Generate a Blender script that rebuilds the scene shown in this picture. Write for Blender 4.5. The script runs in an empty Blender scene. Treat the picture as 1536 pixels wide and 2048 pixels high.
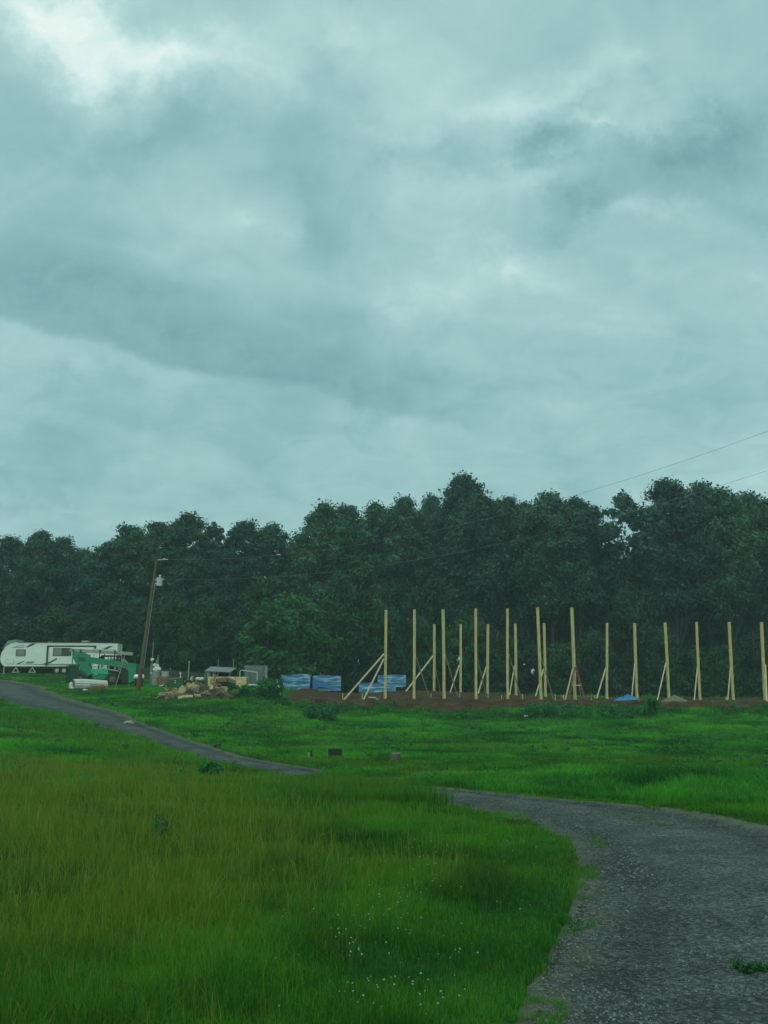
import bpy, math, random
import numpy as np
from mathutils import Vector, Matrix
R = math.radians
random.seed(7)
scene = bpy.context.scene
col = scene.collection

# ------------------------------------------------------------------ camera
F = 1900.0                      # focal length in photo pixels (1536 wide)
PITCH = math.atan(361 / F)
CAMZ = 2.0
cam = bpy.data.cameras.new("camera")
cam.sensor_fit = 'HORIZONTAL'
cam.sensor_width = 36.0
cam.lens = 36.0 * F / 1536.0
cam.clip_start = 0.1
cam.clip_end = 9000
camo = bpy.data.objects.new("camera", cam)
col.objects.link(camo)
camo.location = (0, 0, CAMZ)
camo.rotation_euler = (math.pi / 2 + PITCH, 0, 0)
scene.camera = camo
CP, SP = math.cos(PITCH), math.sin(PITCH)

# ------------------------------------------------------------------ light
scene.view_settings.view_transform = 'Standard'
scene.view_settings.look = 'None'
scene.view_settings.exposure = 0.0
scene.view_settings.gamma = 1.0
SUN_EL, SUN_ROT = R(52), R(205)          # high, behind the camera, through cloud
sd = bpy.data.lights.new("sun", 'SUN')
sd.energy = 0.75
sd.angle = R(25)
sd.color = (1.0, 1.0, 0.86)
so = bpy.data.objects.new("sun", sd)
col.objects.link(so)
dirv = Vector((math.sin(SUN_ROT) * math.cos(SUN_EL), math.cos(SUN_ROT) * math.cos(SUN_EL), math.sin(SUN_EL)))
so.rotation_euler = dirv.to_track_quat('Z', 'Y').to_euler()

world = bpy.data.worlds.new("World")
scene.world = world
world.use_nodes = True


def build_world():
    nt = world.node_tree
    N, L = nt.nodes, nt.links
    N.clear()

    def nd(t, **k):
        n = N.new(t)
        for a, b in k.items():
            setattr(n, a, b)
        return n

    def mth(op, a, b=None, c=None, clamp=False):
        n = nd('ShaderNodeMath', operation=op)
        n.use_clamp = clamp
        for i, v in enumerate((a, b, c)):
            if v is None:
                continue
            if isinstance(v, (int, float)):
                n.inputs[i].default_value = v
            else:
                L.new(v, n.inputs[i])
        return n.outputs[0]
    out = nd('ShaderNodeOutputWorld')
    bg = nd('ShaderNodeBackground')
    L.new(bg.outputs[0], out.inputs[0])
    tc = nd('ShaderNodeTexCoord')
    sep = nd('ShaderNodeSeparateXYZ')
    L.new(tc.outputs['Generated'], sep.inputs[0])
    x, y, z = sep.outputs
    # gnomonic coordinates about the north (the half of the sky ahead)
    yc = mth('MAXIMUM', y, 0.03)
    u = mth('DIVIDE', x, yc)
    v = mth('DIVIDE', z, yc)
    uv = nd('ShaderNodeCombineXYZ')
    L.new(u, uv.inputs[0]); L.new(v, uv.inputs[1])
    # cloud layer coordinates (foreshorten towards the horizon)
    zc = mth('ADD', mth('MAXIMUM', z, 0.0), 0.22)
    cl = nd('ShaderNodeCombineXYZ')
    L.new(mth('DIVIDE', x, zc), cl.inputs[0]); L.new(mth('DIVIDE', y, zc), cl.inputs[1])
    # distortion
    n1 = nd('ShaderNodeTexNoise'); n1.inputs['Scale'].default_value = 3.2; n1.inputs['Detail'].default_value = 7; n1.inputs['Roughness'].default_value = 0.62
    L.new(uv.outputs[0], n1.inputs['Vector'])
    s1 = nd('ShaderNodeVectorMath', operation='SUBTRACT'); L.new(n1.outputs['Color'], s1.inputs[0]); s1.inputs[1].default_value = (.5, .5, .5)
    s2 = nd('ShaderNodeVectorMath', operation='SCALE'); L.new(s1.outputs[0], s2.inputs[0]); s2.inputs['Scale'].default_value = 0.38
    duv = nd('ShaderNodeVectorMath', operation='ADD'); L.new(uv.outputs[0], duv.inputs[0]); L.new(s2.outputs[0], duv.inputs[1])
    s3 = nd('ShaderNodeVectorMath', operation='SCALE'); L.new(s1.outputs[0], s3.inputs[0]); s3.inputs['Scale'].default_value = 0.11
    duv2 = nd('ShaderNodeVectorMath', operation='ADD'); L.new(uv.outputs[0], duv2.inputs[0]); L.new(s3.outputs[0], duv2.inputs[1])

    def gn(px, py):
        a, b = (px - 768) / F, (1024 - py) / F
        return a / (CP - b * SP), (SP + b * CP) / (CP - b * SP)
    blobs = [  # position in the sky, half sizes, tilt, weight
        (140, 0, 260, 130, -15, 1.15), (330, 110, 240, 110, -20, .75), (520, 230, 120, 90, 0, .3), (680, 120, 260, 140, 0, .28),
        (1000, 190, 380, 110, 12, .42), (1200, 235, 170, 50, 8, .55), (1250, 120, 420, 130, 10, .25), (1000, 345, 240, 60, 14, .35),
        (470, 440, 150, 75, 10, .35), (995, 520, 170, 80, 0, .42), (1215, 415, 110, 50, 0, .4), (810, 600, 150, 60, 12, .3),
        (1080, 580, 420, 150, 5, .22), (1480, 590, 160, 50, 0, .2), (1180, 640, 200, 40, 5, .16),
        (200, 470, 330, 160, 0, -.12), (300, 285, 330, 110, 0, -.3), (620, 400, 170, 270, 10, -.38), (640, 200, 90, 100, 0, -.22),
        (1350, 300, 230, 130, 25, -.62), (1060, 275, 170, 60, 20, -.55), (1440, 215, 150, 90, 20, -.42), (1140, 390, 90, 80, 0, -.4), (820, 320, 120, 60, 0, -.3), (1150, 195, 130, 40, 20, -.3),
        (1340, 130, 80, 45, 20, -.25), (900, 820, 700, 80, 0, -.22), (120, 800, 190, 40, -8, -.2), (60, 950, 300, 40, 0, -.18), (250, 900, 700, 150, 0, -.28), (250, 70, 330, 150, -20, .35), (250, 610, 420, 110, -6, -.22), (1480, 430, 180, 70, 0, -.2)]
    acc = None
    for (px, py, rx, ry, rot, w) in blobs:
        c = gn(px, py)
        mp = nd('ShaderNodeMapping', vector_type='TEXTURE')
        mp.inputs['Location'].default_value = (c[0], c[1], 0)
        mp.inputs['Rotation'].default_value = (0, 0, R(rot))
        mp.inputs['Scale'].default_value = (rx / F * 1.45, ry / F * 1.45, 50)
        L.new(duv.outputs[0], mp.inputs[0])
        g = nd('ShaderNodeTexGradient', gradient_type='QUADRATIC_SPHERE')
        L.new(mp.outputs[0], g.inputs[0])
        acc = mth('MULTIPLY_ADD', g.outputs['Fac'], w * 1.35, acc if acc is not None else 0.0)
    # the long dark shelf with its sharp lower edge
    sd2 = nd('ShaderNodeSeparateXYZ'); L.new(duv2.outputs[0], sd2.inputs[0])
    ux, vx = sd2.outputs[0], sd2.outputs[1]
    a0, a1 = gn(0, 672), gn(700, 828)
    sl = (a1[1] - a0[1]) / (a1[0] - a0[0])
    line = mth('MULTIPLY_ADD', ux, sl, a0[1] - sl * a0[0])
    s = mth('SUBTRACT', vx, line)
    edge = nd('ShaderNodeMapRange', interpolation_type='SMOOTHSTEP')
    L.new(s, edge.inputs['Value']); edge.inputs['From Min'].default_value = -0.004; edge.inputs['From Max'].default_value = 0.014
    fall = nd('ShaderNodeMapRange', interpolation_type='SMOOTHSTEP')
    L.new(s, fall.inputs['Value']); fall.inputs['From Min'].default_value = 0.0; fall.inputs['From Max'].default_value = 0.17
    fall.inputs['To Min'].default_value = 1.0; fall.inputs['To Max'].default_value = 0.0
    fx = nd('ShaderNodeMapRange', interpolation_type='SMOOTHSTEP')
    L.new(ux, fx.inputs['Value']); fx.inputs['From Min'].default_value = -0.15; fx.inputs['From Max'].default_value = 0.25
    fx.inputs['To Min'].default_value = 1.0; fx.inputs['To Max'].default_value = 0.0
    shelf = mth('MULTIPLY', mth('MULTIPLY', edge.outputs[0], fall.outputs[0]), fx.outputs[0])
    acc = mth('MULTIPLY_ADD', shelf, -0.62, acc)
    # cloud texture
    n2 = nd('ShaderNodeTexNoise'); n2.inputs['Scale'].default_value = 1.5; n2.inputs['Detail'].default_value = 9; n2.inputs['Roughness'].default_value = 0.52; n2.inputs['Distortion'].default_value = 0.5
    L.new(cl.outputs[0], n2.inputs['Vector'])
    acc = mth('ADD', acc, mth('MULTIPLY', mth('SUBTRACT', n2.outputs['Fac'], 0.5), 1.5))
    n4 = nd('ShaderNodeTexNoise'); n4.inputs['Scale'].default_value = 6.5; n4.inputs['Detail'].default_value = 8; n4.inputs['Roughness'].default_value = 0.6; n4.inputs['Distortion'].default_value = 0.8
    L.new(cl.outputs[0], n4.inputs['Vector'])
    acc = mth('ADD', acc, mth('MULTIPLY', mth('SUBTRACT', n4.outputs['Fac'], 0.5), 0.85))
    n5 = nd('ShaderNodeTexNoise'); n5.inputs['Scale'].default_value = 11; n5.inputs['Detail'].default_value = 8; n5.inputs['Roughness'].default_value = 0.62; n5.inputs['Distortion'].default_value = 1.2
    L.new(duv.outputs[0], n5.inputs['Vector'])
    acc = mth('ADD', acc, mth('MULTIPLY', mth('SUBTRACT', n5.outputs['Fac'], 0.5), mth('MULTIPLY_ADD', mth('ABSOLUTE', acc), 0.9, 0.15)))
    fac = mth('MULTIPLY_ADD', acc, 0.32, 0.505, clamp=True)
    cr = nd('ShaderNodeValToRGB')
    e = cr.color_ramp.elements
    e[0].position = 0.0; e[0].color = (0.150, 0.320, 0.355, 1)
    e[1].position = 1.0; e[1].color = (0.90, 1.0, 0.95, 1)
    for p, c in ((.22, (.205, .400, .430, 1)), (.42, (.295, .530, .540, 1)), (.62, (.455, .710, .700, 1)), (.82, (.70, .91, .88, 1))):
        q = e.new(p); q.color = c
    L.new(fac, cr.inputs[0])
    # brighter, more neutral cloud overhead and behind the camera
    back = nd('ShaderNodeMapRange', interpolation_type='SMOOTHSTEP')
    L.new(mth('MULTIPLY_ADD', z, -0.45, y), back.inputs['Value'])
    back.inputs['From Min'].default_value = 0.45; back.inputs['From Max'].default_value = -0.5
    back.inputs['To Min'].default_value = 0.0; back.inputs['To Max'].default_value = 1.0
    mxb = nd('ShaderNodeMix', data_type='RGBA', blend_type='MIX')
    L.new(back.outputs[0], mxb.inputs[0])
    L.new(cr.outputs[0], mxb.inputs[6]); mxb.inputs[7].default_value = (0.66, 0.90, 0.80, 1)
    # paler band low over the horizon
    low = nd('ShaderNodeMapRange'); L.new(z, low.inputs['Value']); low.inputs['From Min'].default_value = 0.0; low.inputs['From Max'].default_value = 0.25
    low.inputs['To Min'].default_value = 0.35; low.inputs['To Max'].default_value = 0.0
    mxl = nd('ShaderNodeMix', data_type='RGBA'); L.new(low.outputs[0], mxl.inputs[0]); L.new(mxb.outputs[2], mxl.inputs[6]); mxl.inputs[7].default_value = (.31, .54, .54, 1)
    # the clear sky above the cloud
    sky = nd('ShaderNodeTexSky', sky_type='NISHITA')
    sky.sun_disc = False; sky.sun_elevation = SUN_EL; sky.sun_rotation = SUN_ROT; sky.altitude = 200
    sks = nd('ShaderNodeVectorMath', operation='SCALE'); L.new(sky.outputs[0], sks.inputs[0]); sks.inputs['Scale'].default_value = 0.06
    mxs = nd('ShaderNodeMix', data_type='RGBA'); mxs.inputs[0].default_value = 0.07
    L.new(mxl.outputs[2], mxs.inputs[6]); L.new(sks.outputs[0], mxs.inputs[7])
    L.new(mxs.outputs[2], bg.inputs['Color'])
    bg.inputs['Strength'].default_value = 1.0


build_world()


# ------------------------------------------------------------------ pixels to points
def ray(px, py):
    a, b = (px - 768) / F, (1024 - py) / F
    return np.array([a, CP - b * SP, SP + b * CP])


def W(px, py, D):
    d = ray(px, py)
    d = d * (D / d[1])
    return Vector((d[0], D, CAMZ + d[2]))


def vnoise(x, y, seed=0):
    x = np.asarray(x, float); y = np.asarray(y, float)
    xi = np.floor(x).astype(np.int64); yi = np.floor(y).astype(np.int64)
    fx = x - xi; fy = y - yi
    fx = fx * fx * (3 - 2 * fx); fy = fy * fy * (3 - 2 * fy)

    def h(a, b):
        n = (a * 374761393 + b * 668265263 + seed * 974711) & 0x7fffffff
        n = ((n ^ (n >> 13)) * 1274126177) & 0x7fffffff
        n = n ^ (n >> 16)
        return (n % 100003) / 100003.0
    return (h(xi, yi) * (1 - fx) + h(xi + 1, yi) * fx) * (1 - fy) + (h(xi, yi + 1) * (1 - fx) + h(xi + 1, yi + 1) * fx) * fy


def fbm(x, y, seed=0, o=3):
    s = 0; a = 1; t = 0
    for i in range(o):
        s = s + a * (vnoise(x * 2 ** i, y * 2 ** i, seed + i) - .5); t += a; a *= .5
    return s / t


# ------------------------------------------------------------------ the lie of the land
CT = [  # photo pixel and distance of points on the ground
    (0, 1560, 21), (0, 1480, 36), (0, 1430, 52), (0, 1398, 68), (0, 1366, 84), (0, 1348, 100), (-250, 1352, 95), (-250, 1440, 45),
    (400, 1568, 22), (400, 1518, 34), (250, 1468, 46), (120, 1412, 63), (640, 1570, 27), (620, 1550, 30), (900, 1594, 20), (750, 1576, 23),
    (300, 1440, 54), (1100, 1594, 20.5), (1536, 1652, 15.5), (1100, 1560, 26), (1100, 1520, 34), (1100, 1482, 46), (1100, 1448, 60), (1100, 1430, 66),
    (1536, 1600, 19), (1536, 1560, 26), (1536, 1500, 38), (1536, 1450, 56), (1536, 1433, 64), (600, 1520, 34), (600, 1480, 45), (600, 1440, 58), (600, 1426, 63),
    (560, 1400, 69), (400, 1480, 43), (400, 1440, 54), (400, 1412, 63), (400, 1392, 70), (200, 1392, 71), (275, 1381, 74), (200, 1371, 83), (140, 1371, 83),
    (330, 1372, 82), (60, 1348, 99), (220, 1348, 99), (480, 1374, 84), (620, 1384, 88), (760, 1384, 92), (850, 1460, 52), (850, 1520, 33)]
pts = []
for px, py, D in CT:
    p = W(px, py, D); pts.append((p.x, p.y, p.z))
pts += [(0, 0, 0), (4, 8, 0.0), (2, 12, 0), (-6, 10, .12), (-5, 15, .08), (4, 14, .0), (9, 10, .05), (-12, 3, .1), (12, 2, .1), (0, -40, 0), (-40, -20, 0), (40, -20, 0),
        (-60, 20, .2), (60, 20, 0), (55, 45, -.1), (70, 70, .8), (-70, 60, 1.5), (-70, 110, 4), (-35, 125, 4.0), (0, 125, 2.4), (35, 125, 2.0), (75, 120, 2.2),
        (0, 150, 2.6), (-60, 150, 4.2), (60, 150, 2.4), (-5, 75, 1.1), (10, 75, 1.25), (30, 75, 1.25), (45, 75, 1.25), (-5, 92, 1.3), (20, 95, 1.3), (45, 95, 1.3), (20, 108, 1.7)]
P = np.array(pts)


def _tps():
    n = len(P)
    X = P[:, :2] / 30.0
    d2 = ((X[:, None] - X[None]) ** 2).sum(-1)
    K = 0.5 * d2 * np.log(d2 + 1e-12) + np.eye(n) * 0.002
    A = np.zeros((n + 3, n + 3)); A[:n, :n] = K; A[:n, n] = 1; A[:n, n + 1:] = X; A[n, :n] = 1; A[n + 1:, :n] = X.T
    b = np.zeros(n + 3); b[:n] = P[:, 2]
    return np.linalg.solve(A, b), X


TW, TX = _tps()


def T(x, y):
    x = np.atleast_1d(np.asarray(x, float)); y = np.atleast_1d(np.asarray(y, float))
    sh = x.shape; xf = x.ravel(); yf = y.ravel(); z = np.zeros_like(xf)
    for i in range(0, len(xf), 20000):
        q = np.stack([xf[i:i + 20000], yf[i:i + 20000]], 1) / 30.0
        d2 = ((q[:, None] - TX[None]) ** 2).sum(-1)
        z[i:i + 20000] = (0.5 * d2 * np.log(d2 + 1e-12)) @ TW[:len(TX)] + TW[len(TX)] + q @ TW[len(TX) + 1:]
    r = np.hypot(xf, yf)
    z = np.clip(z, -1.2, 5)
    k = np.clip((r - 125) / 60, 0, 1); z = z * (1 - k) + 3.0 * k
    kb = np.clip((-yf - 5) / 25, 0, 1); z = z * (1 - kb)
    z = z + 0.10 * fbm(xf / 3.1, yf / 3.1, 3) * np.clip(r / 15, 0, 1)
    return z.reshape(sh)


def T1(x, y):
    return float(T(x, y)[0])


# road centre line
ROAD = [(0.6, -30, 1.9), (1.2, -12, 1.9), (1.8, 0, 1.95), (2.66, 6, 1.97), (3.5, 8.9, 1.97), (4.15, 11.5, 1.95), (4.35, 13.5, 1.95), (4.2, 15.4, 1.9), (3.6, 17.2, 1.8),
        (2.3, 19.3, 1.55), (0.7, 22.2, 1.3), (-0.9, 26.5, 1.1), (-2.7, 30.6, .95), (-4.6, 33.1, .95), (-7.1, 37.3, 1.05), (-11.0, 45.9, 1.25), (-16, 54.9, 1.8), (-21.5, 63.5, 2.5), (-28, 73.5, 2.9), (-35, 84.5, 2.9), (-60, 97, 2.6)]


def _road():
    q = np.array(ROAD)
    out = []
    for i in range(len(q) - 1):
        p0 = q[max(i - 1, 0)]; p1 = q[i]; p2 = q[i + 1]; p3 = q[min(i + 2, len(q) - 1)]
        n = max(4, int(np.hypot(*(p2 - p1)[:2]) / 0.25))
        for k in range(n):
            t = k / n
            out.append(.5 * ((2 * p1) + (-p0 + p2) * t + (2 * p0 - 5 * p1 + 4 * p2 - p3) * t * t + (-p0 + 3 * p1 - 3 * p2 + p3) * t ** 3))
    return np.array(out)


RD = _road()


def road_d(x, y):
    """distance from the centre line / half width"""
    x = np.asarray(x, float).ravel(); y = np.asarray(y, float).ravel(); o = np.zeros_like(x)
    rd = RD[::3]
    for i in range(0, len(x), 20000):
        d = np.hypot(x[i:i + 20000, None] - rd[None, :, 0], y[i:i + 20000, None] - rd[None, :, 1])
        j = d.argmin(1)
        o[i:i + 20000] = d[np.arange(len(j)), j] / rd[j, 2]
    return o


def pad_in(x, y):
    """how far inside the dirt pad a point is, metres (negative outside)"""
    x = np.asarray(x, float); y = np.asarray(y, float)
    yf = 68.6 - np.clip(x - 14, 0, 60) * 0.075 + 1.6 * fbm(x / 5, y * 0 + 2.0, 9)
    return np.minimum(np.minimum(y - yf, 100 - y), np.minimum(x + 8.2, 62 - x))


def PADZ(x, y):
    return 1.38 - 0.012 * np.clip(np.asarray(x) - 8, 0, 40) + 0.10 * fbm(np.asarray(x) / 1.7, np.asarray(y) / 1.7, 21)


def G(x, y):
    """top of the ground, dirt pad and road included"""
    z = T1(x, y)
    if float(pad_in(x, y)) > 1.0:
        z = max(z, float(PADZ(x, y)))
    return z


def hit(px, py, lo=3, hi=130):
    d = ray(px, py); d = d / d[1]
    s = np.linspace(lo, hi, 1200)
    g = T(d[0] * s, s)
    w = np.where(CAMZ + d[2] * s < g)[0]
    D = s[w[0]] if len(w) else hi
    return Vector((d[0] * D, D, G(d[0] * D, D)))


# ------------------------------------------------------------------ materials
def ntree(m):
    m.use_nodes = True
    return m.node_tree, m.node_tree.nodes, m.node_tree.links


MATS = {}


def mat(name, c, rough=0.7, var=0.15, scale=4.0, metal=0.0, bump=0.0, c2=None, stretch=None, spec=0.5):
    if name in MATS:
        return MATS[name]
    m = bpy.data.materials.new(name)
    nt, N, L = ntree(m)
    b = N['Principled BSDF']
    b.inputs['Roughness'].default_value = rough
    b.inputs['Metallic'].default_value = metal
    b.inputs['Specular IOR Level'].default_value = spec
    tc = N.new('ShaderNodeTexCoord')
    mp = N.new('ShaderNodeMapping'); L.new(tc.outputs['Object'], mp.inputs[0])
    if stretch:
        mp.inputs['Scale'].default_value = stretch
    nz = N.new('ShaderNodeTexNoise'); nz.inputs['Scale'].default_value = scale; nz.inputs['Detail'].default_value = 6
    L.new(mp.outputs[0], nz.inputs['Vector'])
    cr = N.new('ShaderNodeValToRGB')
    c2 = c2 or tuple(max(0, v * (1 - var * 2)) for v in c)
    cr.color_ramp.elements[0].position = .3; cr.color_ramp.elements[0].color = (*c2, 1)
    cr.color_ramp.elements[1].position = .68; cr.color_ramp.elements[1].color = (*c, 1)
    L.new(nz.outputs['Fac'], cr.inputs[0]); L.new(cr.outputs[0], b.inputs['Base Color'])
    if bump:
        bp = N.new('ShaderNodeBump'); bp.inputs['Strength'].default_value = bump; bp.inputs['Distance'].default_value = 0.05
        L.new(nz.outputs['Fac'], bp.inputs['Height']); L.new(bp.outputs[0], b.inputs['Normal'])
    MATS[name] = m
    return m


def leaf_mat(name, ca, cb, trans=0.25, rnd=0.25, cdry=None):
    """leaf or blade colour varied by the 'tint' attribute; second attribute 'dry' mixes straw"""
    m = bpy.data.materials.new(name)
    nt, N, L = ntree(m)
    b = N['Principled BSDF']; out = N['Material Output']
    b.inputs['Roughness'].default_value = 0.65; b.inputs['Specular IOR Level'].default_value = 0.25
    at = N.new('ShaderNodeAttribute'); at.attribute_name = 'tint'
    mx = N.new('ShaderNodeMix'); mx.data_type = 'RGBA'
    L.new(at.outputs['Fac'], mx.inputs[0]); mx.inputs[6].default_value = (*ca, 1); mx.inputs[7].default_value = (*cb, 1)
    o = mx.outputs[2]
    if cdry:
        ad = N.new('ShaderNodeAttribute'); ad.attribute_name = 'dry'
        m2 = N.new('ShaderNodeMix'); m2.data_type = 'RGBA'
        L.new(ad.outputs['Fac'], m2.inputs[0]); L.new(o, m2.inputs[6]); m2.inputs[7].default_value = (*cdry, 1); o = m2.outputs[2]
    oi = N.new('ShaderNodeObjectInfo')
    hs = N.new('ShaderNodeHueSaturation')
    mr = N.new('ShaderNodeMapRange'); L.new(oi.outputs['Random'], mr.inputs['Value']); mr.inputs['To Min'].default_value = 1 - rnd; mr.inputs['To Max'].default_value = 1 + rnd
    L.new(mr.outputs[0], hs.inputs['Value'])
    mr2 = N.new('ShaderNodeMapRange'); L.new(oi.outputs['Random'], mr2.inputs['Value']); mr2.inputs['To Min'].default_value = .5 + rnd * .08; mr2.inputs['To Max'].default_value = .5 - rnd * .10
    L.new(mr2.outputs[0], hs.inputs['Hue'])
    L.new(o, hs.inputs['Color'])
    L.new(hs.outputs[0], b.inputs['Base Color'])
    if trans:
        tr = N.new('ShaderNodeBsdfTranslucent'); L.new(hs.outputs[0], tr.inputs[0])
        ms = N.new('ShaderNodeMixShader'); ms.inputs[0].default_value = trans
        L.new(b.outputs[0], ms.inputs[1]); L.new(tr.outputs[0], ms.inputs[2]); L.new(ms.outputs[0], out.inputs[0])
    return m


# ------------------------------------------------------------------ mesh helpers
def raw(name, verts, faces, material, parent=None, attrs=None, smooth=False, nper=None):
    me = bpy.data.meshes.new(name)
    if nper:
        v = np.asarray(verts, np.float32); f = np.asarray(faces, np.int32)
        me.vertices.add(len(v)); me.vertices.foreach_set('co', v.ravel())
        me.loops.add(f.size); me.loops.foreach_set('vertex_index', f.ravel())
        me.polygons.add(len(f)); me.polygons.foreach_set('loop_start', np.arange(len(f), dtype=np.int32) * nper)
        me.update(calc_edges=True)
    else:
        me.from_pydata([tuple(v) for v in verts], [], faces)
        me.update()
    for k, (dom, a) in (attrs or {}).items():
        at = me.attributes.new(k, 'FLOAT', dom); at.data.foreach_set('value', np.asarray(a, np.float32))
    if smooth:
        me.polygons.foreach_set('use_smooth', [True] * len(me.polygons))
    for mm in (material if isinstance(material, (list, tuple)) else [material]):
        me.materials.append(mm)
    o = bpy.data.objects.new(name, me)
    col.objects.link(o)
    if parent:
        o.parent = parent
    return o


def tag(o, label=None, cat=None, group=None, kind=None):
    for k, v in (('label', label), ('category', cat), ('group', group), ('kind', kind)):
        if v:
            o[k] = v
    return o


def thing(name, label, cat, loc, rz=0, group=None, tilt=(0, 0)):
    o = bpy.data.objects.new(name, None)
    o.empty_display_size = .3
    col.objects.link(o); o.location = loc; o.rotation_euler = (tilt[0], tilt[1], rz)
    return tag(o, label, cat, group)


class MB:
    def __init__(s):
        s.v = []; s.f = []; s.mi = []

    def add(s, vs, fs, mi=0):
        n = len(s.v); s.v += [Vector(v) for v in vs]
        s.f += [[i + n for i in f] for f in fs]; s.mi += [mi] * len(fs)
        return s

    def box(s, c, d, rot=None, mi=0, bev=0.0):
        x, y, z = d[0] / 2, d[1] / 2, d[2] / 2
        if bev:
            b = min(bev, x * .9, y * .9, z * .9)
            vs = []
            for sx in (-1, 1):
                for sy in (-1, 1):
                    for sz in (-1, 1):
                        vs += [(sx * (x - b), sy * y, sz * z) if 0 else (sx * x, sy * (y - b), sz * (z - b)), (sx * (x - b), sy * y, sz * (z - b)), (sx * (x - b), sy * (y - b), sz * z)]
            import bmesh
            bm = bmesh.new()
            for v in vs:
                bm.verts.new(v)
            bmesh.ops.convex_hull(bm, input=bm.verts)
            bm.verts.ensure_lookup_table()
            vs = [v.co.copy() for v in bm.verts]; fs = [[v.index for v in f.verts] for f in bm.faces]
            bm.free()
        else:
            vs = [Vector((a, b, e)) for a in (-x, x) for b in (-y, y) for e in (-z, z)]
            fs = [[0, 1, 3, 2], [4, 6, 7, 5], [0, 4, 5, 1], [2, 3, 7, 6], [0, 2, 6, 4], [1, 5, 7, 3]]
        M = rot.to_matrix() if hasattr(rot, 'to_matrix') else (rot if rot is not None else Matrix.Identity(3))
        return s.add([M @ Vector(v) + Vector(c) for v in vs], fs, mi)

    def beam(s, p0, p1, w, h, mi=0, up=(0, 0, 1)):
        p0, p1 = Vector(p0), Vector(p1); d = (p1 - p0); L = d.length; d.normalize()
        u = Vector(up)
        if abs(d.dot(u)) > .95:
            u = Vector((0, 1, 0))
        a = d.cross(u).normalized(); b = a.cross(d).normalized()
        M = Matrix((a, d, b)).transposed()
        return s.box((p0 + p1) / 2, (w, L, h), M, mi)

    def cyl(s, p0, p1, r0, r1=None, n=12, mi=0, cap=True, mi_cap=None, wob=0, seed=0):
        p0, p1 = Vector(p0), Vector(p1); r1 = r0 if r1 is None else r1
        d = (p1 - p0).normalized()
        u = Vector((0, 0, 1)) if abs(d.z) < .9 else Vector((1, 0, 0))
        a = d.cross(u).normalized(); b = d.cross(a)
        rr = random.Random(seed)
        wb = [1 + rr.uniform(-wob, wob) for _ in range(n)]
        vs = []
        for p, r in ((p0, r0), (p1, r1)):
            for i in range(n):
                t = 2 * math.pi * i / n
                vs.append(p + (a * math.cos(t) + b * math.sin(t)) * r * wb[i])
        fs = [[i, (i + 1) % n, n + (i + 1) % n, n + i] for i in range(n)]
        s.add(vs, fs, mi)
        if cap:
            s.add(vs, [list(range(n))[::-1], list(range(n, 2 * n))], mi if mi_cap is None else mi_cap)
        return s

    def tube(s, path, r, n=8, mi=0):
        for a, b in zip(path[:-1], path[1:]):
            s.cyl(a, b, r, n=n, mi=mi)
        return s

    def ell(s, c, r, n=14, m=9, mi=0, wob=0, seed=0):
        rr = random.Random(seed); vs = []; c = Vector(c)
        for j in range(m + 1):
            ph = math.pi * j / m
            for i in range(n):
                t = 2 * math.pi * i / n; k = 1 + rr.uniform(-wob, wob)
                vs.append(c + Vector((r[0] * math.sin(ph) * math.cos(t) * k, r[1] * math.sin(ph) * math.sin(t) * k, r[2] * math.cos(ph) * k)))
        fs = [[j * n + i, (j + 1) * n + i, (j + 1) * n + (i + 1) % n, j * n + (i + 1) % n] for j in range(m) for i in range(n)]
        return s.add(vs, fs, mi)

    def prism(s, poly, y0, y1, mi=0):
        """polygon in x,z pushed from y0 to y1"""
        n = len(poly)
        vs = [(x, y0, z) for x, z in poly] + [(x, y1, z) for x, z in poly]
        fs = [list(range(n)), list(range(n, 2 * n))[::-1]] + [[i, n + i, n + (i + 1) % n, (i + 1) % n] for i in range(n)]
        return s.add(vs, fs, mi)

    def build(s, name, m, parent=None, smooth=False, label=None):
        import bmesh
        me = bpy.data.meshes.new(name)
        me.from_pydata([tuple(v) for v in s.v], [], s.f)
        for mm in (m if isinstance(m, (list, tuple)) else [m]):
            me.materials.append(mm)
        me.polygons.foreach_set('material_index', s.mi)
        bm = bmesh.new(); bm.from_mesh(me); bmesh.ops.recalc_face_normals(bm, faces=bm.faces); bm.to_mesh(me); bm.free()
        if smooth:
            me.polygons.foreach_set('use_smooth', [True] * len(me.polygons))
        o = bpy.data.objects.new(name, me); col.objects.link(o)
        if parent:
            o.parent = parent
        if label:
            o['label'] = label
        return o

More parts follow.
